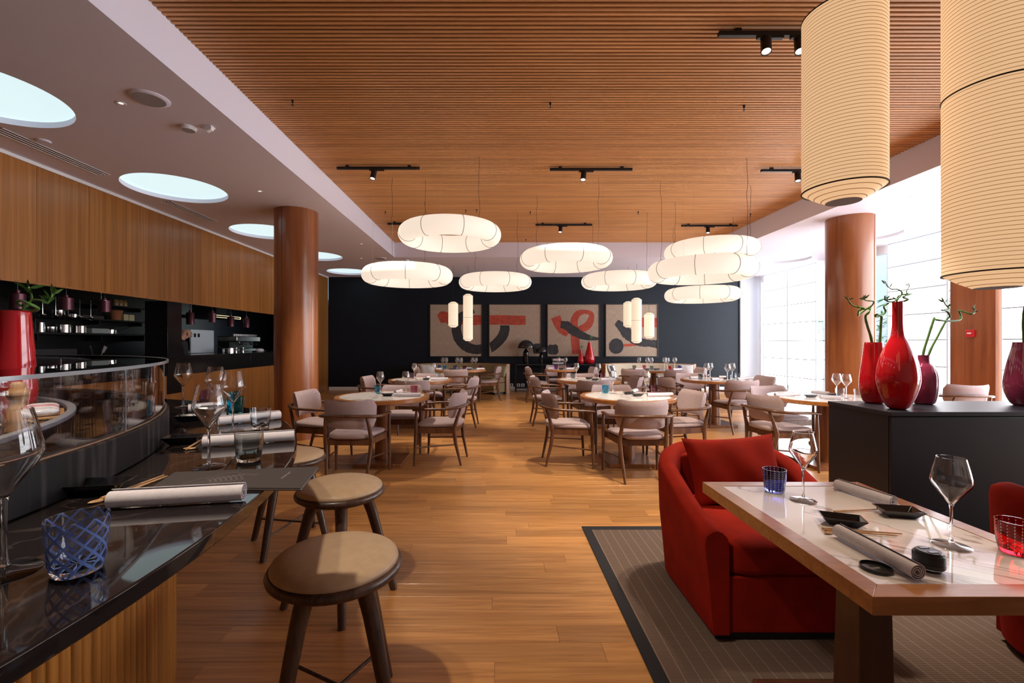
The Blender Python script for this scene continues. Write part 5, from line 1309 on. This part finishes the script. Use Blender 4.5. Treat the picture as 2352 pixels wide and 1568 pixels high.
# hanging ladles
t = thing('utensil_rail', 'thin steel rail for ladles above the pan shelf', 'rail', (SX+.23, 7.2, 2.06))
mb = MB(); mb.tube([(0,-.7,.0),(0,.6,.0)], .006, 8); mb.build('bar', M_['chrome'], t)
for y in (-.65,.55):
    mb = MB(); mb.tube([(0,y,0),(0,y,.389)], .004, 6); mb.build('hanger', M_['chrome'], t)
for k in range(5):
    y = 6.75+.2*k
    t = thing('ladle', 'long steel ladle hanging from rail above pan shelf', 'ladle', (SX+.23, y, 1.72), 0, 'hanging ladles')
    mb = MB(); mb.tube([(0,0,.05),(0,0,.335)], .005, 6); mb.build('handle', M_['chrome'], t)
    mb = MB(); mb.lathe([(0,0),(.03,.01),(.043,.035),(.045,.055),(.041,.035),(.028,.014),(0,.005)], 20); mb.build('bowl', M_['chrome'], t)
# back work counter with small clutter
m = MB(); m.box(KX+.002, KX+.6, 3.0, 8.4, 0, 1.10); tag(m.build('kitchen_counter', M_['granite'], bevel=.003), 'black work counter under the kitchen pan shelf', 'counter')
def kz(px, py, X): Y = kx(px, X); return Y, CAMZ-(py-HY)*Y/F
X = KX+.35
mb = MB(); mb.box(-.14,.14,-.35,.35,0,.16); tag(mb.build('knife_block_tray', mat('dark_crate', (.05,.045,.05), .5), None, (X,kx(108,X),1.1005), bevel=.01), 'low dark crate on counter below pan shelf', 'crate')
mb = MB(); mb.tube([(0,0,.0),(.0,-.05,.16),(0,-.07,.2)], [.006,.009,.012], 8, flat=.5); tag(mb.build('kitchen_tongs', M_['metal'], None, (X,kx(215,X),1.1005)), 'steel tongs propped up on counter below pan shelf', 'tongs')
t = thing('spatula', 'white-bladed spatula standing on counter below pan shelf', 'spatula', (X,kx(230,X),1.1005))
mb = MB(); mb.tube([(0,0,0),(0,.05,.09)], .006, 8); mb.build('handle', M_['metal'], t)
mb = MB(); mb.add([(-.005,.03,.09),(-.005,.07,.075),(-.005,.14,.17),(-.005,.08,.20),(.005,.03,.09),(.005,.07,.075),(.005,.14,.17),(.005,.08,.20)], [(0,1,2,3),(7,6,5,4),(0,4,5,1),(1,5,6,2),(2,6,7,3),(3,7,4,0)]); mb.build('blade', mat('grey_silicone', (.45,.44,.45), .5), t)
mb = MB(); mb.lathe([(0,0),(.16,0),(.17,.012),(.15,.02),(0,.016)], 32); tag(mb.build('steel_plate', M_['chrome'], None, (X,kx(285,X),1.1005)), 'round steel plate at end of the kitchen counter', 'plate')
# pale oven, hood and clutter behind the second opening
t = thing('countertop_oven', 'pale grey countertop oven with two black stickers on its door', 'oven', (-5.62, 8.72, 1.1555))
pale = mat('pale_blue_enamel', (.52,.60,.68), .35)
mb = MB(); mb.box(-.45,0,-.34,.34,0,.44); mb.build('body', pale, t, bevel=.01)
mb = MB(); mb.box(-.43,-.02,-.352,-.341,.05,.40); mb.build('door', mat('oven_dark_glass', (.01,.01,.012), .1), t, bevel=.004)
for y in (-.24,-.13):
    mb = MB(); mb.box(.0005,.004,y-.03,y+.03,.30,.37); mb.build('sticker', M_['black'], t, smooth=0)
t = thing('extractor_hood', 'dark extractor hood with lit rectangular rim above kitchen counter', 'hood', (-6.0, 9.6, 1.86))
mb = MB(); mb.box(-.45,.35,-.45,.45,.0,.06); mb.build('canopy', M_['black'], t, bevel=.005)
mb = MB(); mb.box(.35,.356,-.45,.45,.004,.014); mb.box(.35,.356,-.45,.45,.045,.055); mb.box(.35,.356,-.45,-.43,.014,.045); mb.box(.35,.356,.43,.45,.014,.045); mb.build('lit_rim', mat('hood_rim_light', (.7,.6,.4), .4, emit=(1,.85,.5), es=.7), t, smooth=0)
mb = MB(); mb.box(-.3,.2,-.18,.18,.06,.59); mb.build('duct', M_['black'], t, smooth=0)
t = thing('coffee_machine', 'steel espresso machine with row of white cups on top', 'coffee machine', (-5.95, 10.55, 1.1555))
mb = MB(); mb.box(-.22,.2,-.5,.5,.0,.06); mb.build('base', M_['metal'], t, bevel=.008)
mb = MB(); mb.box(-.22,.05,-.48,.48,.06,.22); mb.build('body', M_['black'], t, bevel=.008)
mb = MB(); mb.box(-.22,.22,-.5,.5,.22,.34); mb.build('head', M_['metal'], t, bevel=.015)
for y in (-.25,.22):
    mb = MB(); mb.tube([(.13,y,.22),(.13,y,.17),(.20,y,.165),(.29,y,.16)], [.03,.028,.012,.014], 12); mb.build('group_handle', M_['chrome'], t)
for k in range(13):
    mb = MB(); mb.lathe([(0,0),(.02,0),(.03,.05),(.028,.05),(.018,.004),(0,.004)], 16); tag(mb.build('cup', M_['white'], None, (-5.82, 10.1+.075*k, 1.1555+.3405)), 'small white cup in row on top of the espresso machine', 'cup', 'espresso cups')
pan(-5.2, 8.85, 1.1555, .11, .085, 'steel frying pan with long handle on the pass', .26, False, 262)
for k, (px, Y) in enumerate(((530,9.25),(541,9.4),(557,9.7))):
    mb = MB(); mb.lathe([(0,0),(.04,0),(.042,.06),(.046,.075),(.046,.09),(0,.092)], 20); tag(mb.build('steel_canister', M_['chrome'], None, (xat(px,Y),Y,1.1555)), 'small steel canister on the pass behind heat lamps', 'canister', 'steel canisters')
mb = MB(); mb.rbox(0,0,.03,.07,.12,.045,.8,24,12); mb.v = [(a,b,max(c,0)) for a,b,c in mb.v]; tag(mb.build('folded_cloth', m_w, None, (xat(572,9.9)+.22,9.92,1.1555)), 'crumpled white cloth lying on the pass', 'cloth')
for k, (px, Y) in enumerate(((587,10.0),(604,10.25))):
    mb = MB(); mb.lathe([(0,0),(.06,0),(.085,.02),(.083,.022),(.055,.006),(0,.006)], 24); tag(mb.build('steel_bowl', M_['metal'], None, (xat(px,Y),Y,1.1555)), 'shallow steel bowl at end of the pass', 'bowl', 'shallow steel bowls')
# chef bending behind the granite pier
def skin(name, pts, edges, rad, mtl, parent=None, sub=2):
    me = bpy.data.meshes.new(name); me.from_pydata(pts, edges, []); o = bpy.data.objects.new(name, me); COL.objects.link(o)
    me.materials.append(mtl)
    sk = o.modifiers.new('skin', 'SKIN'); sk.use_smooth_shade = True
    for i, r in enumerate(rad): me.skin_vertices[0].data[i].radius = r if hasattr(r,'__len__') else (r,r)
    me.skin_vertices[0].data[0].use_root = True
    s = o.modifiers.new('sub', 'SUBSURF'); s.levels = sub; s.render_levels = sub
    if parent: o.parent = parent
    return o
ch = thing('person', 'bald person in dark jacket bending forward behind the granite pier', 'person', (-5.70, 7.92, 0))
skin_m = mat('skin', (.50,.27,.19), .55); jk = mat('dark_jacket', (.02,.02,.024), .8)
# pelvis, waist, chest, neck, head(4), nose, legs, arms   (x: towards the room)
P_ = [(0,-.12,.92),(.02,-.06,1.10),(.05,.06,1.30),(.07,.17,1.41),(.085,.235,1.46),(.10,.30,1.525),(.095,.305,1.595),(.125,.35,1.49),(.16,.385,1.515),
      (-.10,-.12,.86),(-.11,-.10,.48),(-.11,-.14,.06),(-.08,-.02,.02),(.10,-.12,.86),(.11,-.10,.48),(.11,-.14,.06),(.14,-.02,.02),
      (-.15,.06,1.33),(-.22,.04,1.06),(-.2,.12,.84),(-.19,.15,.76),(.22,.06,1.33),(.24,.04,1.06),(.22,.12,.84),(.21,.15,.76)]
E_ = [(0,1),(1,2),(2,3),(3,4),(4,5),(5,6),(5,7),(7,8),(0,9),(9,10),(10,11),(11,12),(0,13),(13,14),(14,15),(15,16),(2,17),(17,18),(18,19),(19,20),(2,21),(21,22),(22,23),(23,24)]
R_ = [(.15,.11),(.14,.10),(.15,.11),.06,.065,(.088,.09),(.07,.075),.05,.018,.095,.065,.045,.04,.095,.065,.045,.04,.06,.045,.035,.03,.06,.045,.035,.03]
skin('body', P_, E_, R_, skin_m, ch)
Pj = [P_[i] for i in (0,1,2,3,17,18,19,21,22,23)]
skin('jacket', Pj, [(0,1),(1,2),(2,3),(2,4),(4,5),(5,6),(2,7),(7,8),(8,9)], [(.175,.135),(.165,.125),(.175,.135),(.075,.075),.08,.062,.05,.08,.062,.05], jk, ch)
Pt = [P_[i] for i in (0,9,10,11,13,14,15)]
skin('trousers', Pt, [(0,1),(1,2),(2,3),(0,4),(4,5),(5,6)], [(.17,.13),.115,.085,.065,.115,.085,.065], jk, ch)
for s, (ex, ey, ez) in enumerate(((.165,.33,1.525),(.12,.392,1.535))):
    mb = MB(); mb.rbox(ex,ey,ez,.012,.012,.008,1,12,8); mb.build('eye', M_['black'], ch)
mb = MB(); mb.rbox(.175,.245,1.51,.012,.022,.032,.9,14,10); mb.build('ear', skin_m, ch, smooth=70)
mb = MB(); mb.tube([(.155,.345,1.462),(.15,.375,1.46),(.125,.395,1.462)], .007, 6); mb.build('mouth', mat('lip', (.32,.12,.10), .6), ch)
# ------------------------------------------------------------------ things inside the bar
X, Y = -2.20, 2.08
bv = vase('vase', X, Y, 1.0505, [(.052,.0),(.068,.02),(.076,.07),(.075,.12),(.070,.2),(.062,.32),(.054,.435),(.053,.44)], M_['redglass'], 'large tapered red vase with bamboo behind the bar glass')
q = lambda px, py, dy=0: P3(px, py, Y+dy, X, Y, 1.0505)
stem(bv, [q(45,760),q(50,716),q(75,714,.03),q(88,708),q(62,695,-.05),q(45,690),q(40,697,.04),q(60,704,.06),q(72,690,.03),q(95,690),q(108,696),q(118,684),q(120,672)], .007, .004, ((.98,.06,81),(.85,.05,82),(.55,.05,83),(.9,.05,85)))
stem(bv, [q(48,716),q(60,700),q(72,688),q(71,672),q(63,660)], .005, .003, ((.98,.06,86),(.7,.05,87)))
X, Y = -2.29, 2.19
t = thing('pepper_mill', 'turned wooden pepper mill standing behind the bar glass', 'mill', (-1.63,1.55,1.0505))
mb = MB(); mb.lathe([(0,0),(.032,0),(.034,.012),(.030,.022),(.033,.03),(.031,.05),(.021,.085),(.020,.10),(.028,.118)], 28); mb.build('body', M_['chop'], t, smooth=60)
mb = MB(); mb.lathe([(.028,.119),(.030,.123),(.029,.135),(.018,.148),(.020,.156),(.014,.166),(0,.168)], 28); mb.build('cap', M_['chop'], t, smooth=60)
t = thing('glass_jug', 'clear glass jug with handle beside pepper mill behind bar glass', 'jug', (-1.79,1.67,1.0505))
mb = MB(); mb.lathe([(0,0),(.04,0),(.045,.01),(.046,.10),(.04,.13),(.038,.13),(.043,.10),(.042,.012),(0,.008)], 32); mb.build('body', M_['glass'], t, smooth=60)
mb = MB(); mb.tube([(-.02,-.042,.11),(-.03,-.072,.10),(-.03,-.075,.06),(-.02,-.044,.04)], .005, 8); mb.build('handle', M_['glass'], t, smooth=60)
t = thing('serving_tray', 'wooden tray with wrapped food packets inside the bar', 'tray', (-1.87,1.87,1.0505), math.radians(-46))
mb = MB(); mb.box(-.16,.16,-.07,.07,0,.010); mb.build('board', M_['chop'], t, bevel=.003)
for k, (x, c) in enumerate(((-.10,(.75,.72,.74)),(-.03,(.72,.30,.38)),(.04,(.80,.78,.80)),(.11,(.70,.72,.80)))):
    mb = MB(); mb.rbox(x,0,.026,.034,.055,.017,.6,16,8); mb.build('packet', mat('wrapped_packet', c, .15), t, smooth=60)
# ------------------------------------------------------------------ lamps in the room
def spot(x, y, z, tx, ty, tz, e, ang, col=(1,.86,.68)):
    d = bpy.data.lights.new('spot', 'SPOT'); d.energy = e; d.spot_size = math.radians(ang); d.spot_blend = .5; d.color = col; d.shadow_soft_size = .05
    o = bpy.data.objects.new('spot', d); COL.objects.link(o); o.location = (x,y,z); o.rotation_euler = (Vector((tx,ty,tz))-Vector((x,y,z))).to_track_quat('-Z','Y').to_euler()
for i, (p, Y) in enumerate(((860,5.62),(1341,5.66),(1832,5.70),(958,8.25),(1288,8.32),(1626,8.38),(1759,3.18),(1836,3.18))):
    x = xat(p, Y); spot(x, Y+.03, ZW-.22, x, Y+.7, 0, 150, 80)
for Y in (5.0, 6.0, 7.6, 8.6): spot(XL-.28, Y, 2.3, XL-1.2, Y+.3, 1.2, 2, 120)

spot(-1.1,.8,ZW-.22,-.75,2.1,.6,110,70); spot(-1.55,.8,ZW-.22,-1.0,1.3,.9,50,70)
